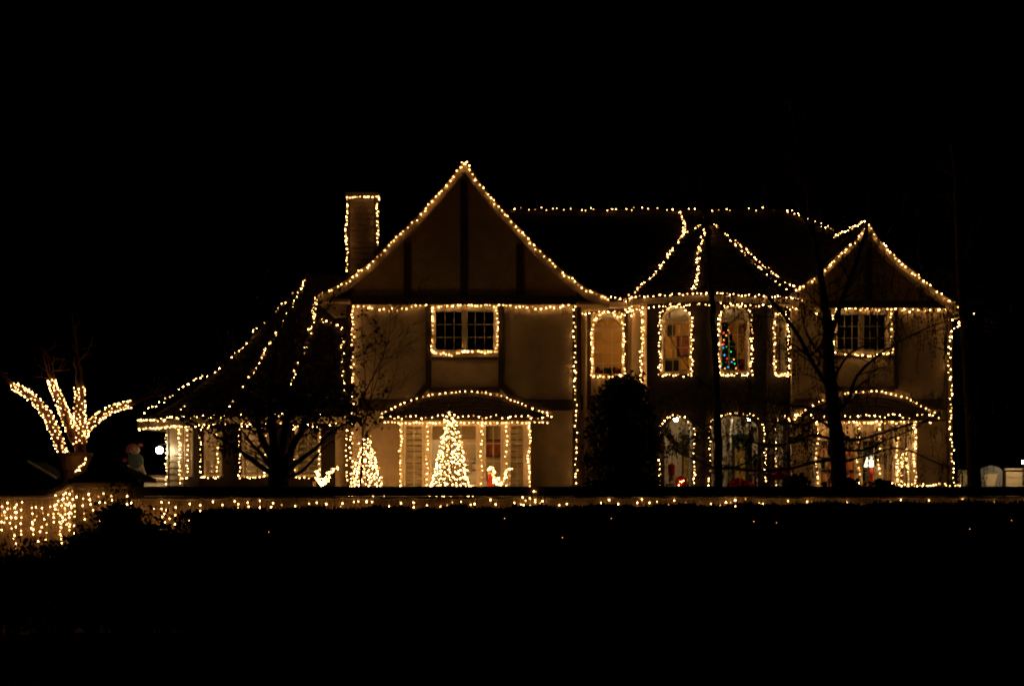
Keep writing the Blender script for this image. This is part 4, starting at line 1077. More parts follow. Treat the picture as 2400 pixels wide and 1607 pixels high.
# coloured christmas tree in the turret window
xt = thing('christmas_tree', 'christmas tree with red green and blue bulbs in the turret window', 'christmas tree', (XW(1700, 36.6), 36.6, zu))
cx_ = XW(1698, 36.5); pts = []
for k in range(3200):
    z = random.random() ** .8; r = .68 * (1 - z) * math.sqrt(random.random()); a = random.uniform(0, 6.283)
    pts.append((cx_ + r * math.cos(a), 36.5 + r * math.sin(a), zu + .3 + z * 1.45))
MB().tube([(cx_, 36.5, zu - .05), (cx_, 36.5, zu + 1.6)], .04, 6).build('trunk', M['bark'], xt)
leaf_cloud('crown', pts, .05, M['fir'], xt, aspect=2)
CB = [bulb_mesh('coloured_bulb_mesh', M[k], .014, .019) for k in ('cr', 'cg', 'cb', 'ca')]
for (px, py, k) in [(1696, 780, 0), (1697, 797, 0), (1709, 800, 1), (1689, 823, 1), (1713, 824, 1), (1698, 832, 2), (1689, 834, 0), (1690, 847, 1), (1691, 853, 1), (1701, 849, 0), (1709, 852, 3), (1715, 848, 2), (1722, 852, 1), (1689, 862, 1), (1699, 863, 3), (1706, 860, 2), (1725, 863, 1), (1692, 808, 3), (1703, 812, 1), (1704, 840, 0), (1720, 842, 3), (1695, 815, 2)]:
    bulb(xt, PX(px, py, 36.0 + abs(py - 865) / 500), me=CB[k])
for k in range(14):
    z = random.random() ** 1.1; a = random.uniform(math.pi, 2 * math.pi); rr = .66 * (1 - z) + .03
    bulb(xt, Vector((cx_ + rr * math.cos(a), 36.5 + rr * math.sin(a), zu + .35 + z * 1.4)), me=CB[random.choice((0, 0, 0, 1, 3, 3, 3))])
# armchairs upstairs
def chair(label, x, y, m, z=zu):
    t = thing('armchair', label, 'chair', (x, y, z))
    MB().box(x - .3, x + .3, y - .28, y + .28, z + .2, z + .42).build('seat', M[m], t)
    MB().box(x - .3, x + .3, y + .281, y + .40, z + .2, z + .95).build('backrest', M[m], t)
    for s in (-1, 1):
        MB().box(x + s * .36 - .055, x + s * .36 + .055, y - .28, y + .40, z + .1, z + .6).build('armrest', M[m], t)
        for q in (-.22, .32): MB().box(x + s * .26 - .02, x + s * .26 + .02, y + q - .02, y + q + .02, z - .05, z + .199).build('leg', M['darkwood'], t)
chair('dark armchair behind the left arched turret window', XW(1568, 37.4), 37.4, 'black')
chair('red armchair beside the coloured christmas tree upstairs', XW(1742, 37.3), 37.3, 'redcloth')
# mantel garland and gifts in the small arched window
gs = thing('mantel_shelf', 'pale mantel shelf low behind the small arched window', 'shelf', (XW(1425, 37.6), 37.6, 4.05))
MB().box(XW(1392, 37.6), XW(1458, 37.6), 37.45, 37.8, 4.02, 4.07).build('board', M['cream'], gs)
for px in (1398, 1452): MB().box(XW(px, 37.6) - .03, XW(px, 37.6) + .03, 37.5, 37.78, zu - .05, 4.019).build('bracket', M['cream'], gs)
gl_ = thing('garland', 'dark green garland with red bows above the mantel shelf', 'garland', (XW(1425, 37.5), 37.5, 4.3))
pts = [(XW(1395 + 62 * k / 900, 37.5) + random.gauss(0, .02), 37.5 + random.gauss(0, .03), 4.34 + .03 * math.sin(k / 900 * 19) + random.gauss(0, .035)) for k in range(900)]
leaf_cloud('needles', pts, .035, M['fir'], gl_, aspect=2)
for px in (1403, 1446): MB().lathe((XW(px, 37.4), 37.42, 4.27), [(.01, 0), (.06, .04), (.03, .07), (.06, .1), (.01, .14)], 8).build('bow', M['redcloth'], gl_)
for px, w, lb in ((1410, .11, 'larger cream gift box on the mantel shelf'), (1424, .11, 'cream gift box beside the larger one on the mantel shelf')):
    g_ = thing('gift_box', lb, 'gift', (XW(px, 37.55), 37.55, 4.07))
    x = XW(px, 37.55); MB().box(x - w / 2, x + w / 2, 37.5, 37.6, 4.071, 4.071 + w * (1.25 if px == 1410 else 1.1)).build('box', M['cream'], g_)
    MB().box(x - .01, x + .01, 37.497, 37.603, 4.0705, 4.075 + w * (1.25 if px == 1410 else 1.1)).build('ribbon', M['redcloth'], g_)
# ---- porch decorations
def wreath(label, c, r, m1, m2):
    t = thing('wreath', label, 'wreath', c); c = Vector(c); pts = []
    for k in range(700):
        a = random.uniform(0, 6.283); q = r + random.gauss(0, r * .16); pts.append((c.x + q * math.cos(a), c.y + random.gauss(0, .02), c.z + q * math.sin(a)))
    leaf_cloud('needles', pts, .03, M[m1], t, aspect=2)
    MB().lathe((c.x, c.y - .03, c.z - r - .06), [(.01, 0), (.07, .04), (.02, .07), (.07, .10), (.01, .14)], 8).build('bow', M[m2], t)
wreath('green wreath with a gold bow on the front door', (XW(1737, PYB) - .02, PYB - .09, G0 + 1.95), .17, 'fir', 'gold')
wreath('small wreath with a red bow on the narrow side door', (XW(1613, PYB), PYB - .09, G0 + 1.75), .14, 'fir', 'redcloth')
def swag(label, a, b, sag):
    t = thing('garland', label, 'garland', a); a, b = Vector(a), Vector(b); pts = []
    for k in range(700):
        u = random.random(); p = a.lerp(b, u); p.z -= sag * 4 * u * (1 - u); pts.append(tuple(p + Vector((random.gauss(0, .025), random.gauss(0, .02), random.gauss(0, .03)))))
    leaf_cloud('needles', pts, .035, M['fir'], t, aspect=2)
    pts = [tuple(a.lerp(b, u) + Vector((random.gauss(0, .02), -.04, -sag * 4 * u * (1 - u)))) for u in np.random.default_rng(3).random(120)]
    leaf_cloud('ribbon', pts, .04, M['gold'], t, aspect=1.5)
swag('garland with gold ribbon looped down inside the entrance arch', (XW(1772, 35.9), 36.2, 2.75), (XW(1755, 35.9), 36.2, 2.0), -.1)
swag('garland with gold ribbon hung inside the narrow left arch', (XW(1562, 36), 36.2, 2.75), (XW(1598, 36), 36.2, 2.15), .08)
# lit red glowing ball
rb = thing('lantern', 'glowing red round lantern on the porch floor', 'lantern', PX(1597, 1150, 35.2))
c = PX(1597, 1126, 35.0)
MB().lathe((c.x, c.y, c.z - .17), [(.05, 0), (.13, .05), (.17, .15), (.14, .25), (.05, .31)], 16).build('globe', M['red'], rb, smooth=True)
MB().lathe((c.x, c.y, .5), [(.12, 0), (.12, .05), (.05, .1), (.05, c.z - .17 - .49)], 12).build('stand', M['metal'], rb)
for dx, dz in ((-.06, -.02), (-.02, -.03), (-.09, -.11), (.03, .0)): bulb(rb, Vector((c.x + dx, c.y - .19, c.z + dz)))
# nutcracker style post
nc = thing('painted_figure', 'red and white painted wooden soldier post inside the left arch', 'ornament', PX(1574, 1190, 36.0))
c = PX(1574, 1150, 36.0)
MB().box(c.x - .06, c.x + .06, c.y - .06, c.y + .06, .56, .95).build('legs', M['black'], nc)
MB().lathe((c.x, c.y, .95), [(.09, 0), (.12, .2), (.12, .36), (.05, .42)], 14).build('coat', M['snow'], nc)
MB().lathe((c.x, c.y, 1.37), [(.05, 0), (.085, .05), (.085, .14), (.05, .18)], 14).build('head', M['skin'], nc)
MB().lathe((c.x, c.y, 1.53), [(.10, 0), (.09, .02), (.095, .26), (.05, .29)], 14).build('hat', M['red'], nc)
for s in (-1, 1): MB().tube([(c.x + s * .11, c.y, 1.3), (c.x + s * .15, c.y - .03, 1.12), (c.x + s * .13, c.y - .07, .98)], .03, 6).build('arm', M['red'], nc)
# stacked card sign with dots
sg = thing('porch_sign', 'tall white board with red dots beside the entrance arch', 'sign', PX(1770, 1190, 35.8))
a = PX(1763, 1118, 35.9); b = PX(1777, 1072, 35.9)
MB().box(a.x, b.x, 35.88, 35.92, a.z, b.z).build('board', M['snow'], sg)
MB().box((a.x + b.x) / 2 - .02, (a.x + b.x) / 2 + .02, 35.9, 35.94, .56, a.z - .001).build('stake', M['darkwood'], sg)
for k in range(4):
    z = a.z + .06 + k * .12; x = (a.x + b.x) / 2 + (.02 if k % 2 else -.02)
    MB().extrude([(x + .035 * math.cos(q), z + .035 * math.sin(q)) for q in np.linspace(0, 6.283, 11)[:-1]], a=35.872, b=35.879).build('dot', M['red'], sg)
# poinsettia pot
def poinsettia(label, px, py, Y, n, r):
    t = thing('poinsettia', label, 'plant', PX(px, 1200, Y)); c = PX(px, py, Y)
    MB().lathe((c.x, c.y, .56), [(.12, 0), (.17, .25), (.18, .28)], 14).build('pot', M['clay'], t)
    MB().tube([(c.x, c.y, .83), (c.x, c.y, c.z - .02)], .02, 5).build('stem', M['green'], t)
    leaf_cloud('petals', [(c.x + random.gauss(0, r), c.y + random.gauss(0, r * .6), c.z - abs(random.gauss(0, .06))) for _ in range(n)], .09, M['petal'], t, up=.6)
poinsettia('spreading red poinsettia at the foot of the front door', 1733, 1133, 35.6, 160, .14)
poinsettia('small red poinsettia at the slim angled arch', 1822, 1112, 35.6, 90, .06)

# ================================================================== YARD DECORATIONS
cone_tree('tall cone shaped light tree in front of the central bay window', (XW(1056, 34.3), 34.3, G0), ZW(945, 34.3) - G0, .64, 480, 20)
cone_tree('short cone shaped light tree at the left corner of the gable block', (XW(860, 34.4), 34.4, G0), ZW(1008, 34.4) - G0, .60, 380, 17)
def sleigh(label, path, Y):
    t = thing('light_sleigh', label, 'light figure', PX(path[0][0], 1200, Y))
    for k, dy in enumerate((0, .28)):
        ps = [PX(x, y - 4, Y) + Vector((0, dy, 0)) for x, y in path]
        MB().tube(ps, .009, 5).build('side_frame', M['wirew'], t)
        for p in walk(ps, .042):
            bulb(t, p + Vector((random.gauss(0, .018), -.02, random.gauss(0, .018))), SM if random.random() < .3 else BM)
        MB().tube([ps[0] - Vector((.02, 0, .25)), Vector((ps[0].x - .03, ps[0].y, G0 + .06)), Vector((ps[-1].x, ps[-1].y, G0 + .06))], .012, 5).build('runner', M['wirew'], t)
    cxs = sum(x for x, y in path[3:8]) / 5
    for q in range(26):
        x = cxs + random.uniform(-.8, .8) * 11; y = random.uniform(1117, 1135); bulb(t, PX(x, y, Y) + Vector((0, random.uniform(-.03, .28), 0)), SM)
    for x, y in path[::2]:
        a = PX(x, y - 4, Y); MB().tube([a, a + Vector((0, .28, 0))], .007, 4).build('cross_bar', M['wirew'], t)
sleigh('small sleigh shaped light figure below the rightmost wing window', [(736, 1108), (741, 1106), (743, 1113), (743, 1126), (747, 1137), (755, 1139), (761, 1137), (767, 1127), (768, 1113), (774, 1109), (784, 1100), (791, 1103)], 34.3)
sleigh('sleigh shaped light figure with red sides under the central bay window', [(1142, 1106), (1147, 1100), (1154, 1099), (1158, 1106), (1157, 1126), (1161, 1136), (1170, 1139), (1177, 1137), (1182, 1125), (1184, 1112), (1189, 1103), (1198, 1101)], 34.3)
cn = thing('canister', 'tall red canister standing beside the lit sleigh', 'canister', PX(1150, 1200, 34.55))
c = PX(1150, 1140, 34.75)
MB().lathe((c.x, c.y, G0), [(.06, 0), (.07, .02), (.07, ZW(1110, c.y) - G0), (.05, ZW(1108, c.y) - G0)], 16).build('body', M['red'], cn, smooth=False)
MB().lathe((c.x, c.y, ZW(1110, c.y) + .002), [(.075, 0), (.075, .04), (.03, .06)], 16).build('lid', M['snow'], cn)

# ================================================================== LEFT SIDE OF THE YARD
# planter with the wrapped tree
tY = 30.0
pl_ = thing('planter', 'large round clay planter holding the wrapped tree', 'planter', PX(168, 1215, tY))
c = PX(168, 1106, tY)
MB().lathe((c.x, c.y, G0), [(.22, 0), (.24, c.z - G0), (.30, c.z - G0 + .05), (.42, c.z - G0 + .34), (.45, c.z - G0 + .36), (.45, c.z - G0 + .42), (.38, c.z - G0 + .42), (.35, c.z - G0 + .33)], 20).build('bowl', M['clay'], pl_)
wt = thing('wrapped_tree', 'bare tree in planter with limbs wrapped tightly in bulbs', 'tree', PX(180, 1066, tY))
WL = {'long leaning left limb': ([(152, 1072), (143, 1056), (128, 1010), (108, 970), (80, 935), (52, 915), (30, 902), (8, 880)], .16, .085, (0, 1, 6)),
      'short inner left limb': ([(178, 1035), (165, 1006), (152, 970), (142, 945), (128, 912), (121, 890)], .14, .085, (1, 5)),
      'upright middle trunk': ([(186, 1072), (188, 1040), (187, 1000), (187, 960), (187, 905), (184, 872), (180, 835)], .17, .12, (1, 4)),
      'curving right limb': ([(196, 1020), (205, 1000), (225, 982), (250, 965), (280, 953), (307, 946), (330, 938)], .12, .08, (0, 5))}
for nm, (pp, r0, r1, (i0, *rest)) in WL.items():
    i1 = rest[-1]
    mb = MB(); fine, rad = limb(mb, P(pp, tY), r0 * .78, r1 * .62 * .8, 9); tips = []
    rd = random.Random(len(nm)); d = fine[-1] - fine[-4]
    for k in range(5): grow(mb, fine[-1 - k], d, .7, .02, 2, rd, tips, .8, 0, 4, 3, 2)
    mb.build('limb', M['bark'], wt, smooth=True)
    seg = fine[i0 * 4:i1 * 4 + 1]; rs = [r0 + (r1 - r0) * k / max(1, len(seg) - 1) for k in range(len(seg))]
    t = thing('string_lights', 'bulbs wrapped around the %s of the planter tree' % nm, 'string lights', seg[0])
    L = sum((b - a).length for a, b in zip(seg[:-1], seg[1:])); nbs = int(L * 74); coil = []
    for k in range(nbs):
        u = (k + .5) / nbs * (len(seg) - 1); i = min(len(seg) - 2, int(u)); p = seg[i].lerp(seg[i + 1], u - i); r = rs[i] * random.uniform(.82, 1.05)
        ax = (seg[i + 1] - seg[i]).normalized(); e1 = ax.cross(Vector((0, 1, 0))).normalized(); e2 = Vector((0, -1, 0))
        a = k * 2.399 + random.gauss(0, .3)
        q = p + (e1 * math.cos(a) + e2 * math.sin(a)) * (r * .82 + .015); coil.append(q)
        bulb(t, q, SM)
    MB().tube([seg[0] + Vector((.0, -r0 * .8, 0))] + [s + Vector((0, -r1 * .85, 0)) for s in seg[1:]], .004, 3, False).build('wire', M['wire'], t)
string('trailing end of bulbs hanging over the clay planter', P([(203, 1072), (201, 1080), (197, 1088), (186, 1093), (179, 1100), (188, 1101), (176, 1104)], 29.5), .07, .02, SM)
# car
car = thing('parked_car', 'dark glossy car parked on the driveway beside the house', 'car', (XW(-10, 38), 38.5, G0))
cx0 = XW(235, 38); L = 4.6
prof = [(0, .35), (-.05, .62), (-.25, .78), (-1.15, .93), (-1.95, 1.40), (-2.25, 1.46), (-3.3, 1.44), (-3.95, 1.05), (-4.5, .95), (-4.62, .6), (-4.55, .3)]
def carx(p): return (cx0 + p[0], G0 + p[1])
low = [carx(p) for p in [(0, .35), (-.05, .62), (-.25, .78), (-1.15, .93), (-3.95, 1.0), (-4.5, .95), (-4.62, .6), (-4.55, .3)]]
MB().extrude(low, a=37.7, b=39.4).build('body', M['carpaint'], car)
cab = [carx(p) for p in [(-1.15, .93), (-1.95, 1.40), (-2.25, 1.46), (-3.3, 1.44), (-3.95, 1.0)]]
MB().extrude(cab, a=37.85, b=39.25).build('cabin', M['black'], car)
roof = [carx(p) for p in [(-1.9, 1.375), (-1.95, 1.405), (-2.25, 1.475), (-3.3, 1.455), (-3.4, 1.40), (-3.3, 1.425), (-2.25, 1.445)]]
MB().extrude(roof, a=37.8, b=39.3).build('roof', M['carpaint'], car)
for (pa_, pb_) in (((-1.15, .94), (-1.95, 1.41)), ((-3.3, 1.45), (-3.95, 1.02)), ((-2.6, .96), (-2.62, 1.44))):
    a = carx(pa_); b = carx(pb_); MB().beam((a[0], 37.83, a[1]), (b[0], 37.86, b[1]), .05, .05, (0, 1, 0)).build('pillar', M['snow'] if pa_[0] == -1.15 else M['carpaint'], car)  # front pillar coloured white to draw the highlight on the dark car
for px in (-.85, -3.75):
    for y in (37.72, 39.2):
        w = MB(); ang = np.linspace(0, 2 * math.pi, 21)[:-1]
        tyre = MB().extrude([(cx0 + px + .33 * math.cos(q), G0 + .33 + .33 * math.sin(q)) for q in ang], a=y - .04, b=y + .18).build('wheel', M['tyre'], car)
        MB().extrude([(cx0 + px + .2 * math.cos(q), G0 + .33 + .2 * math.sin(q)) for q in ang], a=y - .055, b=y - .041).build('rim', M['chrome'], tyre)
for y in (37.75, 39.0): MB().box(cx0 - .12, cx0 - .03, y, y + .3, G0 + .60, G0 + .72).build('headlight', M['chrome'], car)
# low white wall beside the wing
gw = thing('low_wall', 'low white boarded wall left of the round wing', 'wall', (XW(350, 40.0), 40, G0))
MB().box(XW(300, 40.0), XW(394, 40.0), 40.0, 40.12, G0, ZW(1125, 40.0)).build('boarding', M['white'], gw)
MB().box(XW(298, 40.0), XW(395, 40.0), 39.97, 40.15, ZW(1125, 40.0) + .012, ZW(1114, 40.0)).build('top_board', M['white'], gw)
MB().box(XW(296, 40.0), XW(395, 40.0), 39.95, 40.17, ZW(1114, 40.0) + .001, ZW(1112.5, 40.0) + .006).build('capping', M['darkwood'], gw)
# painted elf sign standing on the wall
sY = 39.94
el = thing('painted_sign', 'painted wooden elf cutout with red hat and green coat holding a board', 'sign', PX(318, 1112, sY))
def cut(pts, m, nm, y0, th=.02): MB().extrude([(XW(x, sY), ZW(y, sY)) for x, y in pts], a=sY - y0 - th, b=sY - y0).build(nm, M[m], el)
def disc(cx, cy, rx, ry, n=18, a0=0, a1=360): return [(cx + rx * math.cos(R(a)), cy + ry * math.sin(R(a))) for a in np.linspace(a0, a1, n, endpoint=(a1 - a0) < 360)]
cut([(300, 1064), (310, 1062), (325, 1062), (335, 1070), (337, 1084), (333, 1090), (325, 1098), (318, 1100), (310, 1097), (303, 1090), (300, 1080)], 'elfgreen', 'coat', 0)
cut(disc(317, 1054, 11.5, 10), 'elfskin', 'face', .021)
cut([(297, 1056), (298, 1046), (304, 1041), (315, 1039), (323, 1043), (327, 1049), (318, 1047), (309, 1049), (306, 1056), (303, 1062), (298, 1061)], 'elfred', 'hat', .042)
cut(disc(331, 1042, 6, 4), 'elfred', 'bobble', .042)
cut(disc(293, 1078, 6, 5), 'elfred', 'mitten', .021)
for x in (311, 322): cut(disc(x, 1052, 2, 3, 10), 'black', 'eye', .042, .004)
cut(disc(316, 1054, 1.6, 2.4, 10), 'elfskin', 'nose', .042, .006); cut([(311, 1058), (316, 1060), (321, 1058), (316, 1062)], 'elfred', 'mouth', .042, .004)
for x in (309, 327): cut(disc(x, 1086, 3, 3, 10), 'elfred', 'button', .021, .006)
cut([(290, 1103), (299, 1099), (299, 1087), (303, 1089), (309, 1096), (318, 1099), (327, 1096), (333, 1088), (335, 1087), (339, 1100), (343, 1111), (305, 1111), (300, 1107)], 'elfskin', 'board', .021)
for k, x in enumerate((305, 309, 312, 315, 318, 321, 325, 328, 331, 334)):
    cut([(x, 1101 + (k % 3)), (x + 1.6, 1101 + (k % 2)), (x + 1.6, 1107), (x, 1107)], 'darkwood', 'letter_stroke', .042, .003)
MB().box(XW(318, sY) - .02, XW(318, sY) + .02, sY + .001, sY + .04, ZW(1112.5, 40.0) + .007, ZW(1070, sY)).build('stake', M['darkwood'], el)

# ================================================================== RIGHT SIDE
gtY = 37.0
rw = thing('garden_screen', 'pale boarded wall joining the house to the arched gate', 'wall', (XW(2262, gtY), gtY, G0))
for k, x in enumerate(np.arange(XW(2246, gtY), XW(2293, gtY) - .05, .14)): MB().box(x, x + .135, gtY, gtY + .05, G0, ZW(1101, gtY)).build('board', M['white'], rw)
rw2 = thing('garden_screen', 'pale boarded wall at the right edge beyond the arched gate', 'wall', (XW(2390, gtY), gtY, G0))
for k in range(8):
    z = G0 + k * .16
    if z + .155 < ZW(1099, gtY) + .01: MB().box(XW(2357, gtY), XW(2700, gtY), gtY, gtY + .05, z, z + .152).build('board', M['white'], rw2)
MB().box(XW(2355, gtY), XW(2700, gtY), gtY - .03, gtY + .08, ZW(1101, gtY), ZW(1097, gtY)).build('capping', M['white'], rw2)
gt = thing('garden_gate', 'grey arched garden gate with a v shaped brace', 'gate', (XW(2325, gtY), gtY, G0))
a0, a1 = XW(2296, gtY), XW(2350, gtY); cg, hg = (a0 + a1) / 2, (a1 - a0) / 2; zs_ = ZW(1108, gtY)
arcp = [(cg + hg * math.cos(q), zs_ + (ZW(1092, gtY) - zs_) * math.sin(q)) for q in np.linspace(0, math.pi, 15)]
MB().extrude([(a1, G0 + .05)] + arcp + [(a0, G0 + .05)], a=gtY + .03, b=gtY + .05).build('panel', M['white'], gt)
inner = [(cg + (hg - .09) * math.cos(q), min(zs_ - .0, zs_ + (ZW(1092, gtY) - zs_ - .1) * math.sin(q))) for q in np.linspace(0, math.pi, 15)]
mb = MB()
for (x, z), (x2, z2) in zip(arcp[:-1], arcp[1:]):
    mb.hexa([(x, gtY - .01, zs_ - .02), (x2, gtY - .01, zs_ - .02), (x2, gtY + .029, zs_ - .02), (x, gtY + .029, zs_ - .02), (x, gtY - .01, z + .01), (x2, gtY - .01, z2 + .01), (x2, gtY + .029, z2 + .01), (x, gtY + .029, z + .01)])
mb.build('arched_head', M['gate'], gt)
for x in (a0, a1 - .09): MB().box(x, x + .09, gtY - .01, gtY + .029, G0 + .05, zs_ - .021).build('stile', M['gate'], gt)
for s in (-1, 1): MB().beam((cg + s * (hg - .09), gtY + .008, zs_ - .05), (cg + s * .05, gtY + .008, zs_ - .75), .07, .03, (0, 1, 0)).build('brace', M['gate'], gt)
for px in (2293, 2353): MB().box(XW(px, gtY) - .04, XW(px, gtY) + .04, gtY - .05, gtY + .06, G0, ZW(1103, gtY)).build('gate_post', M['darkwood'], gt)
gl2 = thing('garden_lamp', 'small bright garden lamp on a post at the right edge', 'lamp', PX(2398, 1200, 36.0))
c = PX(2398, 1082, 36.0)
MB().lathe((c.x, c.y, c.z - .04), [(.012, .01), (.028, .025), (.028, .055), (.012, .07)], 10).build('lamp_globe', M['gatelamp'], gl2)
MB().tube([(c.x, c.y, G0), (c.x, c.y, c.z - .04)], .02, 6).build('post', M['metal'], gl2)
MB().lathe((c.x, c.y, c.z + .051), [(.08, 0), (.07, .02), (.01, .06)], 10).build('lamp_cap', M['metal'], gl2)

# ================================================================== TREES AND SHRUBS
def bare_tree(label, Y, limbs, seed, twigs, depth=3, cat_n=0, bark='bark', droop=-.05, L=1.0, spread=.6, zmin=0, name='bare_tree'):
    """trunk and named limbs traced in space, fine branches grown from them"""
    base = PX(*limbs[0][0][0], Y); base.z = G0
    t = thing(name, label, 'tree', base); rd = random.Random(seed)
    br = MB(); tips = []; nodes = []; own = [br]
    for i, (pp, r0, r1, dy) in enumerate(limbs):
        n = len(pp) - 1
        pts = [PX(x, y, Y + dy * k / n) for k, (x, y) in enumerate(pp)]
        if i == 0: pts = [Vector((pts[0].x, Y, G0 - .05))] + pts
        mb = MB()
        if i: own.append(mb)
        fine, rad = limb(mb, pts, r0, r1, 9 if i == 0 else 6)
        if i == 0: mb.build('trunk', M[bark], t, smooth=True)
        nodes += [(p, (fine[min(k + 1, len(fine) - 1)] - fine[max(k - 1, 0)]).normalized(), r, i) for k, (p, r) in enumerate(zip(fine, rad))]
    cand = [q for q in nodes if (q[3] > 0 or q[0].z > 4.5) and (q[0].z > zmin or rd.random() < .25)]
    for k in range(twigs):
        p, d, r, i = rd.choice(cand)
        side = Vector((rd.choice((-1, 1)) * rd.uniform(.5, 1), rd.gauss(0, .5), rd.uniform(-.1, .7)))
        grow(own[i], p, d * .5 + side, L * rd.uniform(.5, 1.2), min(.02, r * .5), depth, rd, tips, spread, droop, 4, 4, 3)
    for i, mb in enumerate(own):
        if mb.f: mb.build('limb' if i else 'branches', M[bark], t, smooth=True)
    if cat_n:
        mb = MB()
        for k in range(cat_n):
            p = rd.choice(tips); h = rd.uniform(.04, .14)
            if rd.random() < .45:      # hanging seed tassels, several in a row
                q = Vector(p)
                for s in range(rd.randint(2, 6)):
                    mb.tube([q, q - Vector((rd.gauss(0, .008), 0, .05)), q - Vector((0, 0, .075))], [.003, .012, .002], 4, False); q = q - Vector((rd.gauss(0, .015), 0, .085))
            else: mb.tube([p, p - Vector((rd.gauss(0, .01), rd.gauss(0, .01), h * .6)), p - Vector((0, 0, h))], [.003, .010, .003], 4, False)
        mb.build('catkins', M['catkin'], t, kind='stuff')
    return t, tips
# big birch-like tree before the right gable
t1 = [([(1968, 1140), (1965, 1060), (1955, 980), (1946, 880), (1942, 780), (1938, 735)], .165, .088, 0),
      ([(1940, 760), (1928, 680), (1918, 610), (1905, 540), (1895, 470), (1880, 380), (1862, 290), (1845, 200), (1825, 120)], .075, .016, 1),
      ([(1942, 800), (1975, 700), (2005, 620), (2030, 540), (2038, 480), (2040, 430), (2080, 370), (2110, 300)], .05, .009, -1),
      ([(1940, 905), (1905, 850), (1870, 785), (1835, 735), (1798, 693), (1751, 636), (1700, 560), (1650, 500), (1590, 420)], .045, .008, -1.5),
      ([(1905, 560), (1880, 500), (1850, 440), (1800, 380), (1740, 290)], .035, .008, .5),
      ([(1895, 470), (1905, 400), (1892, 310), (1880, 240)], .03, .008, -.5),
      ([(1955, 975), (1985, 940), (2010, 880), (2050, 840), (2110, 800), (2170, 770), (2240, 745)], .04, .006, -1),
      ([(1965, 1025), (2010, 1030), (2080, 1010), (2150, 990), (2240, 980), (2310, 955)], .035, .006, .6),
      ([(1960, 1050), (2020, 1055), (2080, 1030), (2150, 1000), (2210, 960)], .03, .005, -.6),
      ([(1968, 1085), (2040, 1065), (2110, 1050), (2200, 1085), (2255, 1100), (2275, 1120)], .022, .006, .4),
      ([(1955, 1030), (1900, 1020), (1850, 1040), (1800, 1042), (1740, 1030), (1690, 1010), (1640, 975)], .032, .006, -.5),
      ([(1958, 1075), (1900, 1085), (1840, 1100), (1770, 1103), (1720, 1098), (1650, 1070), (1570, 1030), (1540, 1000)], .032, .006, .4),
      ([(1955, 1010), (1920, 985), (1880, 995), (1820, 990), (1760, 985), (1700, 1020), (1640, 1060)], .026, .005, -.3),
      ([(1950, 965), (1900, 955), (1850, 950), (1800, 940), (1750, 930), (1680, 890)], .026, .005, .8),
      ([(1948, 900), (1990, 830), (2060, 790), (2120, 700), (2170, 640)], .028, .005, .8),
      ([(1944, 850), (1900, 800), (1880, 740), (1880, 680)], .03, .006, .6)]
bare_tree('big bare tree with dangling catkins in front of the right gable', 26.0, t1, 5, 250, 2, 3000, 'bark', -.06, .8)
t2 = [([(1683, 1140), (1684, 1040), (1680, 900), (1672, 760), (1664, 640), (1655, 540), (1640, 420)], .10, .03, 0),
      ([(1682, 1100), (1640, 1080), (1600, 1065), (1550, 1040)], .03, .005, .3),
      ([(1684, 1040), (1640, 1000), (1610, 970), (1580, 950)], .02, .004, -.3),
      ([(1684, 1098), (1730, 1092), (1780, 1060), (1810, 1000), (1860, 940)], .03, .005, .3),
      ([(1680, 920), (1620, 870), (1570, 790), (1540, 740)], .018, .004, .3),
      ([(1674, 800), (1710, 760), (1750, 720), (1775, 690)], .018, .004, -.3),
      ([(1664, 640), (1630, 580), (1600, 500), (1590, 420)], .02, .004, .3)]
bare_tree('slender bare tree in front of the turret', 27.0, t2, 9, 26, 2, 260, 'bark2', -.03, .6)
t3 = [([(2283, 1140), (2280, 1040), (2272, 900), (2262, 760), (2252, 640), (2245, 500), (2240, 420), (2232, 330)], .15, .04, 0),
      ([(2270, 880), (2230, 830), (2190, 810)], .015, .004, .3),
      ([(2252, 640), (2280, 540), (2300, 440)], .025, .006, .3)]
bare_tree('bare straight tree trunk right of the house', 27.0, t3, 11, 14, 2, 0, 'bark2', 0, .6)
# red leaved tree in front of the round wing
t4 = [([(652, 1140), (653, 1115), (650, 1090)], .27, .17, 0),
      ([(640, 1112), (600, 1085), (560, 1055), (520, 1030), (470, 1000)], .06, .012, -.6),
      ([(645, 1105), (625, 1050), (605, 1000), (590, 940), (570, 880)], .09, .015, .4),
      ([(648, 1100), (642, 1030), (636, 960), (640, 880), (650, 800), (660, 740)], .10, .012, -.4),
      ([(655, 1100), (665, 1030), (680, 950), (700, 870), (715, 790), (722, 730)], .10, .012, .5),
      ([(660, 1105), (690, 1040), (715, 990), (745, 930), (780, 860), (820, 800)], .085, .010, -.6),
      ([(662, 1112), (700, 1080), (740, 1050), (780, 1010), (830, 985), (880, 965)], .055, .008, -.8),
      ([(664, 1122), (705, 1105), (735, 1075), (765, 1045), (800, 1020)], .045, .008, .5),
      ([(645, 1105), (610, 1060), (590, 1040), (560, 1000), (520, 960)], .05, .008, .5),
      ([(820, 985), (850, 930), (885, 860), (910, 800), (915, 740)], .02, .004, 0),
      ([(700, 870), (740, 800), (760, 740), (770, 700)], .025, .005, .3)]
rt, tips = bare_tree('spreading red leaved tree in front of the round wing', 27.5, t4, 21, 170, 2, 0, 'bark', .03, .8, .6, 2.35, name='red_leaved_tree')
tp = np.array([tuple(p) for p in tips])
pxs = 1200 + tp[:, 0] / tp[:, 1] * F
low = tp[:, 2] < ZC + (H0 - 900) / F * 27.5
tpy = H0 - (tp[:, 2] - ZC) / tp[:, 1] * F
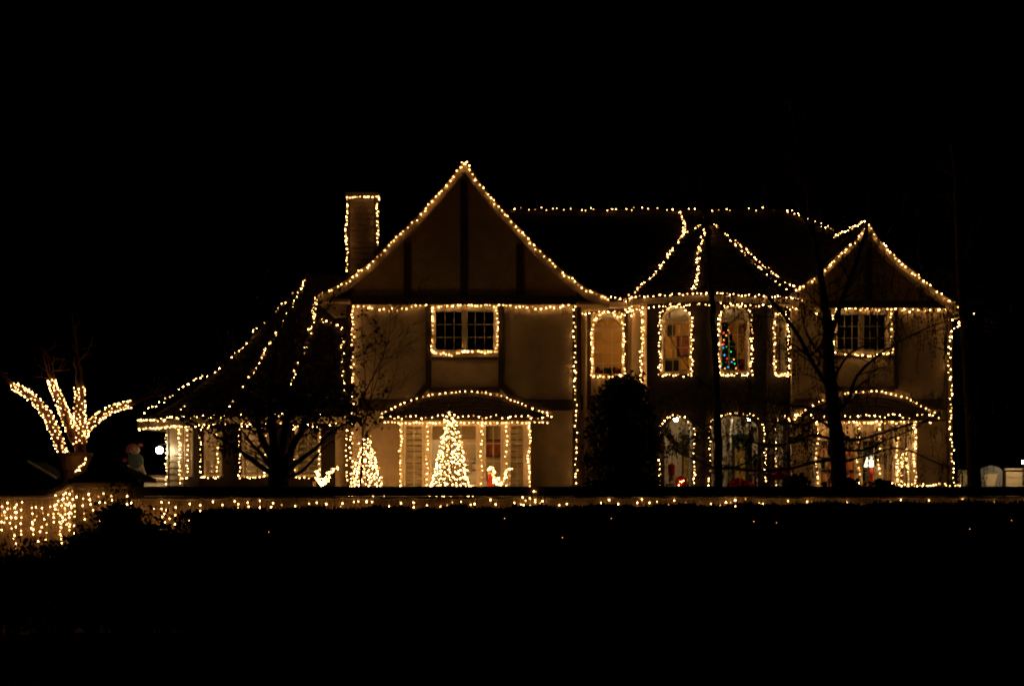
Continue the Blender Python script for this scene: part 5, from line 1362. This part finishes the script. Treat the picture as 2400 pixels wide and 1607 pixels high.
keep = tp[(rng.random(len(tp)) < np.where(low, .9, .12)) & (pxs > 430) & (pxs < 905) & ~((tpy > 1012) & (pxs > 560) & (pxs < 780))]
lp_ = keep[rng.integers(0, len(keep), 5600)] + rng.normal(0, .07, (5600, 3))
leaf_cloud('leaves', lp_, .05, M['redleaf'], rt, up=-.5)
# thin upright shrub twigs before the gable wall
tw_, _ = bare_tree('thin twiggy shrub standing before the left part of the gable wall', 29.0, [([(845, 1150), (848, 1080), (850, 1000)], .03, .015, 0), ([(850, 1010), (856, 900), (850, 800), (848, 720)], .012, .003, 0), ([(850, 1000), (880, 900), (900, 830), (905, 740)], .012, .003, .2), ([(850, 1020), (870, 920), (880, 820), (870, 730)], .012, .003, -.2), ([(848, 1030), (895, 960), (925, 880), (935, 800)], .012, .003, .2)], 31, 26, 1, 0, 'bark', .12, .6, .35, name='twiggy_shrub')

def shrub(label, c, rx, ry, h, n, size, m, seed, name='evergreen_shrub', cone=.0, up=.3, cat='shrub'):
    """rounded evergreen: trunk, dark core and leaves in uneven clumps"""
    rd = np.random.default_rng(seed); c = Vector(c)
    t = thing(name, label, cat, c)
    MB().tube([c, c + Vector((0, 0, h * .4))], .06, 6).build('trunk', M['bark'], t)
    def env(z): return (1 - abs(z * 2 - .86) ** 2.4 * .55) * (1 - cone * z)
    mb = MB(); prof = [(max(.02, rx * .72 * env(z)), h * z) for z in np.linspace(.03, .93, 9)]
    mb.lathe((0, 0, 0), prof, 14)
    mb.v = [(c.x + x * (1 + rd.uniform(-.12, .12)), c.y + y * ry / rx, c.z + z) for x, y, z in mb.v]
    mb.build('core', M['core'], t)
    nc = 150; cl = []
    for k in range(nc):
        z = rd.uniform(.04, .99); a = rd.uniform(0, 6.283); e = env(z) * rd.uniform(.78, 1.05)
        cl.append((c.x + rx * e * math.cos(a), c.y + ry * e * math.sin(a), c.z + h * z))
    cl = np.array(cl); p = cl[rd.integers(0, nc, n)] + rd.normal(0, 1, (n, 3)) * np.array([rx * .12, ry * .12, h * .035])
    leaf_cloud('crown', p, size, M[m], t, up=up)
    return t
shrub('dark rounded evergreen between the gable block and the turret', PX(1462, 1215, 33).xy.to_3d() + Vector((0, 0, G0)), .80, .7, ZW(893, 33) - G0, 12000, .07, 'evergreen', 3)
for k, (px, py, Y, rx, lb) in enumerate([(1870, 1118, 33, .35, 'low leafy plant under the left end of the right bay window'), (1985, 1126, 33, .5, 'low leafy plant beside the big tree trunk'), (2065, 1130, 33, .4, 'low leafy plant under the lamp in the right bay window'), (1515, 1112, 33, .35, 'small shrub at the foot of the rounded evergreen')]):
    shrub(lb, (XW(px, Y), Y, G0), rx, .3, ZW(py, Y) - G0, 1500, .06, 'evergreen', 40 + k, 'low_plant')

# ================================================================== STREET WALL, HEDGE AND ICICLE LIGHTS
gY = 14.0
gwall = thing('garden_wall', 'long low stucco wall with dark coping across the front of the yard', 'wall', (3, gY, 0))
wx0, wx1 = XW(305, gY), XW(2750, gY)
MB().box(wx0, wx1, gY, gY + .22, 0, ZW(1164, gY)).build('wall', M['garden'], gwall)
zc0, zc1 = ZW(1162, gY - .08), ZW(1140, gY - .08)
x = wx0 - .1
while x < wx1:
    w = 1.15
    MB().hexa([(x + .003, gY - .08, zc0), (x + w - .003, gY - .08, zc0), (x + w - .003, gY + .32, zc0), (x + .003, gY + .32, zc0),
               (x + .003, gY - .075, zc1), (x + w - .003, gY - .075, zc1), (x + w - .003, gY + .3, zc1), (x + .003, gY + .3, zc1)]).build('coping_slab', M['coping'], gwall)
    x += w
MB().box(wx0, wx1, gY - .035, gY - .001, zc0 - .028, zc0 - .004).build('moulding', M['coping'], gwall)
pil = thing('gate_pillar', 'square wall pillar with a dark pyramid cap', 'pillar', (XW(238, gY), gY, 0))
px0, px1 = XW(173, gY - .1), XW(304, gY - .1)
MB().box(px0, px1, gY - .1, gY + .45, 0, ZW(1131, gY - .1)).build('shaft', M['garden'], pil)
ca, cb_ = XW(160, gY - .17), XW(325, gY - .17); zb_ = ZW(1131, gY - .17) + .002; za = ZW(1122, gY - .17); zp = ZW(1078, gY + .15)
MB().box(ca, cb_, gY - .17, gY + .53, zb_, za).build('cap_slab', M['coping'], pil)
cxm, cym = (ca + cb_) / 2, gY + .18
MB().add([(ca + .01, gY - .16, za + .001), (cb_ - .01, gY - .16, za + .001), (cb_ - .01, gY + .52, za + .001), (ca + .01, gY + .52, za + .001), (cxm, cym, zp)], [(0, 1, 4), (1, 2, 4), (2, 3, 4), (3, 0, 4), (3, 2, 1, 0)]).build('pyramid_cap', M['coping'], pil)
lw = thing('garden_wall', 'shorter stucco wall left of the pillar sweeping up to it', 'wall', (XW(60, gY), gY, 0))
lx0 = XW(-420, gY); nseg = 24
prof = [(lx0, 1163), (XW(60, gY), 1163), (XW(110, gY), 1161), (XW(130, gY), 1156), (XW(150, gY), 1146), (XW(165, gY), 1136), (px0 - .002, 1133)]
poly = [(lx0, 0)] + [(px0 - .002, 0)] + [(x, ZW(y, gY)) for x, y in reversed(prof)]
MB().extrude(poly, a=gY, b=gY + .22).build('wall', M['garden'], lw)
for (xa, ya), (xb, yb) in zip(prof[:-1], prof[1:]):
    za_, zb2 = ZW(ya, gY), ZW(yb, gY)
    MB().hexa([(xa + .001, gY - .07, za_ + .003), (xb - .001, gY - .07, zb2 + .003), (xb - .001, gY + .29, zb2 + .003), (xa + .001, gY + .29, za_ + .003),
               (xa + .001, gY - .065, za_ + .055), (xb - .001, gY - .065, zb2 + .055), (xb - .001, gY + .28, zb2 + .06), (xa + .001, gY + .28, za_ + .06)]).build('coping_slab', M['coping'], lw)

IM = [bulb_mesh('icicle_bulb_mesh%d' % i, M['bulb%d' % i], .0044, .0064) for i in range(4)]
def icicles(label, x0, x1, y, Yw, gap, lens, seed, top=None, pat=None):
    rd = random.Random(seed); t = thing('icicle_lights', label, 'string lights', PX(x0, y, Yw))
    wire = MB(); tops = []; px = x0; k = 0
    while px < x1:
        yy = (top(px) if top else y) + rd.uniform(-2, 3)
        n = rd.choice(lens); p = PX(px, yy, Yw); tops.append(p); chain = [p]; q = Vector(p)
        for i in range(n):
            q = q + Vector((rd.gauss(0, .012), rd.gauss(0, .006), -(rd.uniform(.02, .085) if i == 0 and n < 3 else rd.uniform(.035, .10)))); chain.append(q)
            r = rd.random(); bulb(t, q + Vector((0, -.008, 0)), me=IM[0 if r < .5 else 1 if r < .72 else 2 if r < .92 else 3])
        wire.tube(chain, .0022, 3, False); px += gap * rd.uniform(.35, 1.65); k += 1
    sag = []
    for a, b in zip(tops[:-1], tops[1:]): sag += [a, a.lerp(b, .5) - Vector((0, 0, rd.uniform(.0, .012)))]
    wire.tube(sag + [tops[-1]], .0028, 3, False)
    wire.build('wire', M['wirew'], t)
    return t
ltop = lambda x: 1166 if x < 118 else 1166 - (x - 118) * .5
icicles('curtain of icicle lights on the wall left of the pillar', -60, 168, 1166, gY - .05, 12.0, (3, 5, 4, 6, 7), 3, ltop)
icicles('dense icicle lights crowded against the left edge of the pillar', 132, 170, 1140, gY - .09, 9, (5, 7, 8), 4, lambda x: 1152 - (x - 132) * .35)
icicles('sparse icicle lights on the face of the pillar', 182, 300, 1142, gY - .14, 24, (4, 5, 6), 5)
icicles('icicle lights on the wall just right of the pillar', 310, 470, 1168, gY - .05, 21, (3, 4, 5), 6)
icicles('icicle lights peeping above the hedge along the middle of the wall', 470, 1220, 1167, gY - .05, 24, (1, 2, 2), 7)
icicles('icicle lights gathered in a bright patch near the middle of the wall', 1222, 1275, 1160, gY - .06, 8, (1, 2, 3), 8)
icicles('icicle lights peeping above the hedge along the right of the wall', 1280, 2440, 1166, gY - .05, 25, (1, 1, 2, 2), 9)
string('single bulb caught on top of the coping', [PX(1250, 1150, gY - .1), PX(1258, 1152, gY - .1)], .03, .004, IM)
# hedge
hY0, hY1 = 12.3, 13.55
hd = thing('hedge', 'long clipped dark hedge in front of the street wall', 'hedge', (3.5, 12.9, 0))
hx0, hx1 = XW(458, 12.9), XW(2760, 12.9)
def htop(x):
    px = 1200 + x / 12.6 * F
    return ZW(np.interp(px, [455, 900, 1300, 1700, 2000, 2400, 2800], [1197, 1194, 1190, 1186, 1183, 1181, 1180]), 12.6)
ht = htop(hx0) 
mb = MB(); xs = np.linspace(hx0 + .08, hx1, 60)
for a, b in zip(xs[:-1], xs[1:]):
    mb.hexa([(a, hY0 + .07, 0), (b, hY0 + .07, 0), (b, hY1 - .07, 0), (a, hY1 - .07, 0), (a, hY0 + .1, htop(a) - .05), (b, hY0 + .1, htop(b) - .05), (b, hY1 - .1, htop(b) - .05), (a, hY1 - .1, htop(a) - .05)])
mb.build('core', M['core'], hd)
N1, N2 = 26000, 16000
X1 = rng.uniform(hx0, hx1, N1); T1 = np.array([htop(x) for x in X1])
clump = .02 * np.sin(X1 * 9) + .015 * np.sin(X1 * 23 + 1)
top_ = np.stack([X1, rng.uniform(hY0, hY1, N1), T1 - np.abs(rng.normal(0, .02, N1)) - .02 + clump * .6], 1)
X2 = rng.uniform(hx0 - .02, hx1, N2)
frt = np.stack([X2, hY0 + rng.normal(0, .03, N2) + .03, rng.uniform(0, 1, N2) ** .7 * 1.17], 1)
leaf_cloud('foliage', np.concatenate([top_, frt]), .024, M['hedgeleaf'], hd, up=.25)
N3 = 1200
leaf_cloud('end_foliage', np.stack([hx0 + rng.normal(0, .04, N3) + .02, rng.uniform(hY0, hY1, N3), rng.uniform(0, 1.16, N3)], 1), .03, M['hedgeleaf'], hd)
sp = MB()
for k in range(260):
    x = random.uniform(hx0, hx1); y = random.uniform(hY0 + .1, hY1 - .1); z = htop(x) - .04
    sp.tube([(x, y, z), (x + random.gauss(0, .01), y, z + random.uniform(.03, .085))], [.003, .0012], 3, False)
sp.build('shoots', M['bark'], hd, kind='stuff')
HM = [bulb_mesh('hedge_bulb_mesh%d' % i, M['bulb%d' % i], .0022, .003) for i in range(4)]
gl3 = thing('string_lights', 'few stray bulbs glinting deep in the front of the dark hedge', 'string lights', PX(1767, 1222, 12.2))
hw = []
for (px, py, k) in [(630, 1246, 3), (1183, 1214, 3), (1433, 1214, 3), (1767, 1221, 3), (1820, 1224, 3), (1318, 1259, 3), (2273, 1239, 3), (2371, 1219, 3)]:
    p = PX(px, py, hY0 - .035); hw.append(p); bulb(gl3, p, me=HM[k])
MB().tube([p + Vector((0, .03, 0)) for p in sorted(hw, key=lambda p: p.x)], .002, 3, False).build('wire', M['wire'], gl3)

# loose wispy shrubs at the left
def wispy(label, px, Y, w, ytop, n, seed, leaf=.02, nl=900):
    rd = random.Random(seed); t = thing('wispy_shrub', label, 'shrub', (XW(px, Y), Y, 0))
    mb = MB(); tips = []; zt = ZW(ytop, Y)
    for k in range(n):
        x = XW(px, Y) + rd.gauss(0, w * .42); a = Vector((XW(px, Y) + (x - XW(px, Y)) * .35, Y + rd.gauss(0, .06), 0))
        h = zt * rd.uniform(.78, 1.0) * (1 - min(.5, abs(x - XW(px, Y)) / w * .12)); b = Vector((x + rd.gauss(0, .05), Y + rd.gauss(0, .12), h))
        pts = [a.lerp(b, u) + Vector((rd.gauss(0, .015), rd.gauss(0, .015), 0)) for u in np.linspace(0, 1, 7)]
        mb.tube(pts, [.007, .006, .005, .004, .003, .0022, .0014], 3, False)
        for q in range(4):
            i = rd.randint(2, 5); p = pts[i]; e = p + Vector((rd.gauss(0, .09), rd.gauss(0, .05), rd.uniform(.03, .14)))
            mb.tube([p, p.lerp(e, .5) + Vector((0, 0, .01)), e], [.003, .0022, .001], 3, False); tips += [p.lerp(e, v) for v in (.3, .6, 1)]
        tips += pts[2:]
    mb.build('stems', M['bark'], t)
    tp = np.array([tuple(p) for p in tips]); q = tp[rng.integers(0, len(tp), nl)] + rng.normal(0, .016, (nl, 3))
    leaf_cloud('leaves', q, leaf, M['hedgeleaf'], t, up=.4)
    lo = rng.uniform(0, 1, (nl * 2, 3)); lo = np.stack([XW(px, Y) + rng.normal(0, w * .42, nl * 2), Y + rng.normal(0, .12, nl * 2), (zt - .28) * lo[:, 2] ** .6], 1)
    leaf_cloud('under_leaves', lo, leaf * 1.5, M['hedgeleaf'], t, up=.4)
for k, (px, Y, w, yt, n, nl, lb) in enumerate([
    (20, 13.0, .35, 1240, 26, 900, 'low wispy shrub at the left edge under the icicle curtain'),
    (95, 13.1, .34, 1245, 26, 900, 'low wispy shrub under the middle of the icicle curtain'),
    (160, 13.2, .28, 1215, 24, 900, 'wispy shrub at the left corner of the pillar'),
    (215, 13.1, .28, 1190, 30, 1300, 'wispy shrub covering the foot of the pillar'),
    (282, 13.2, .22, 1128, 40, 2300, 'tall dense dark shrub at the right corner of the pillar'),
    (335, 13.1, .22, 1165, 30, 1500, 'wispy shrub just right of the pillar'),
    (390, 13.1, .22, 1185, 26, 1300, 'wispy shrub between the pillar and the hedge'),
    (440, 13.1, .16, 1215, 18, 700, 'small wispy shrub touching the end of the hedge')]):
    wispy(lb, px, Y, w, yt, n, 60 + k, .022, nl)
print('bulbs', NB, 'objects', len(bpy.data.objects))
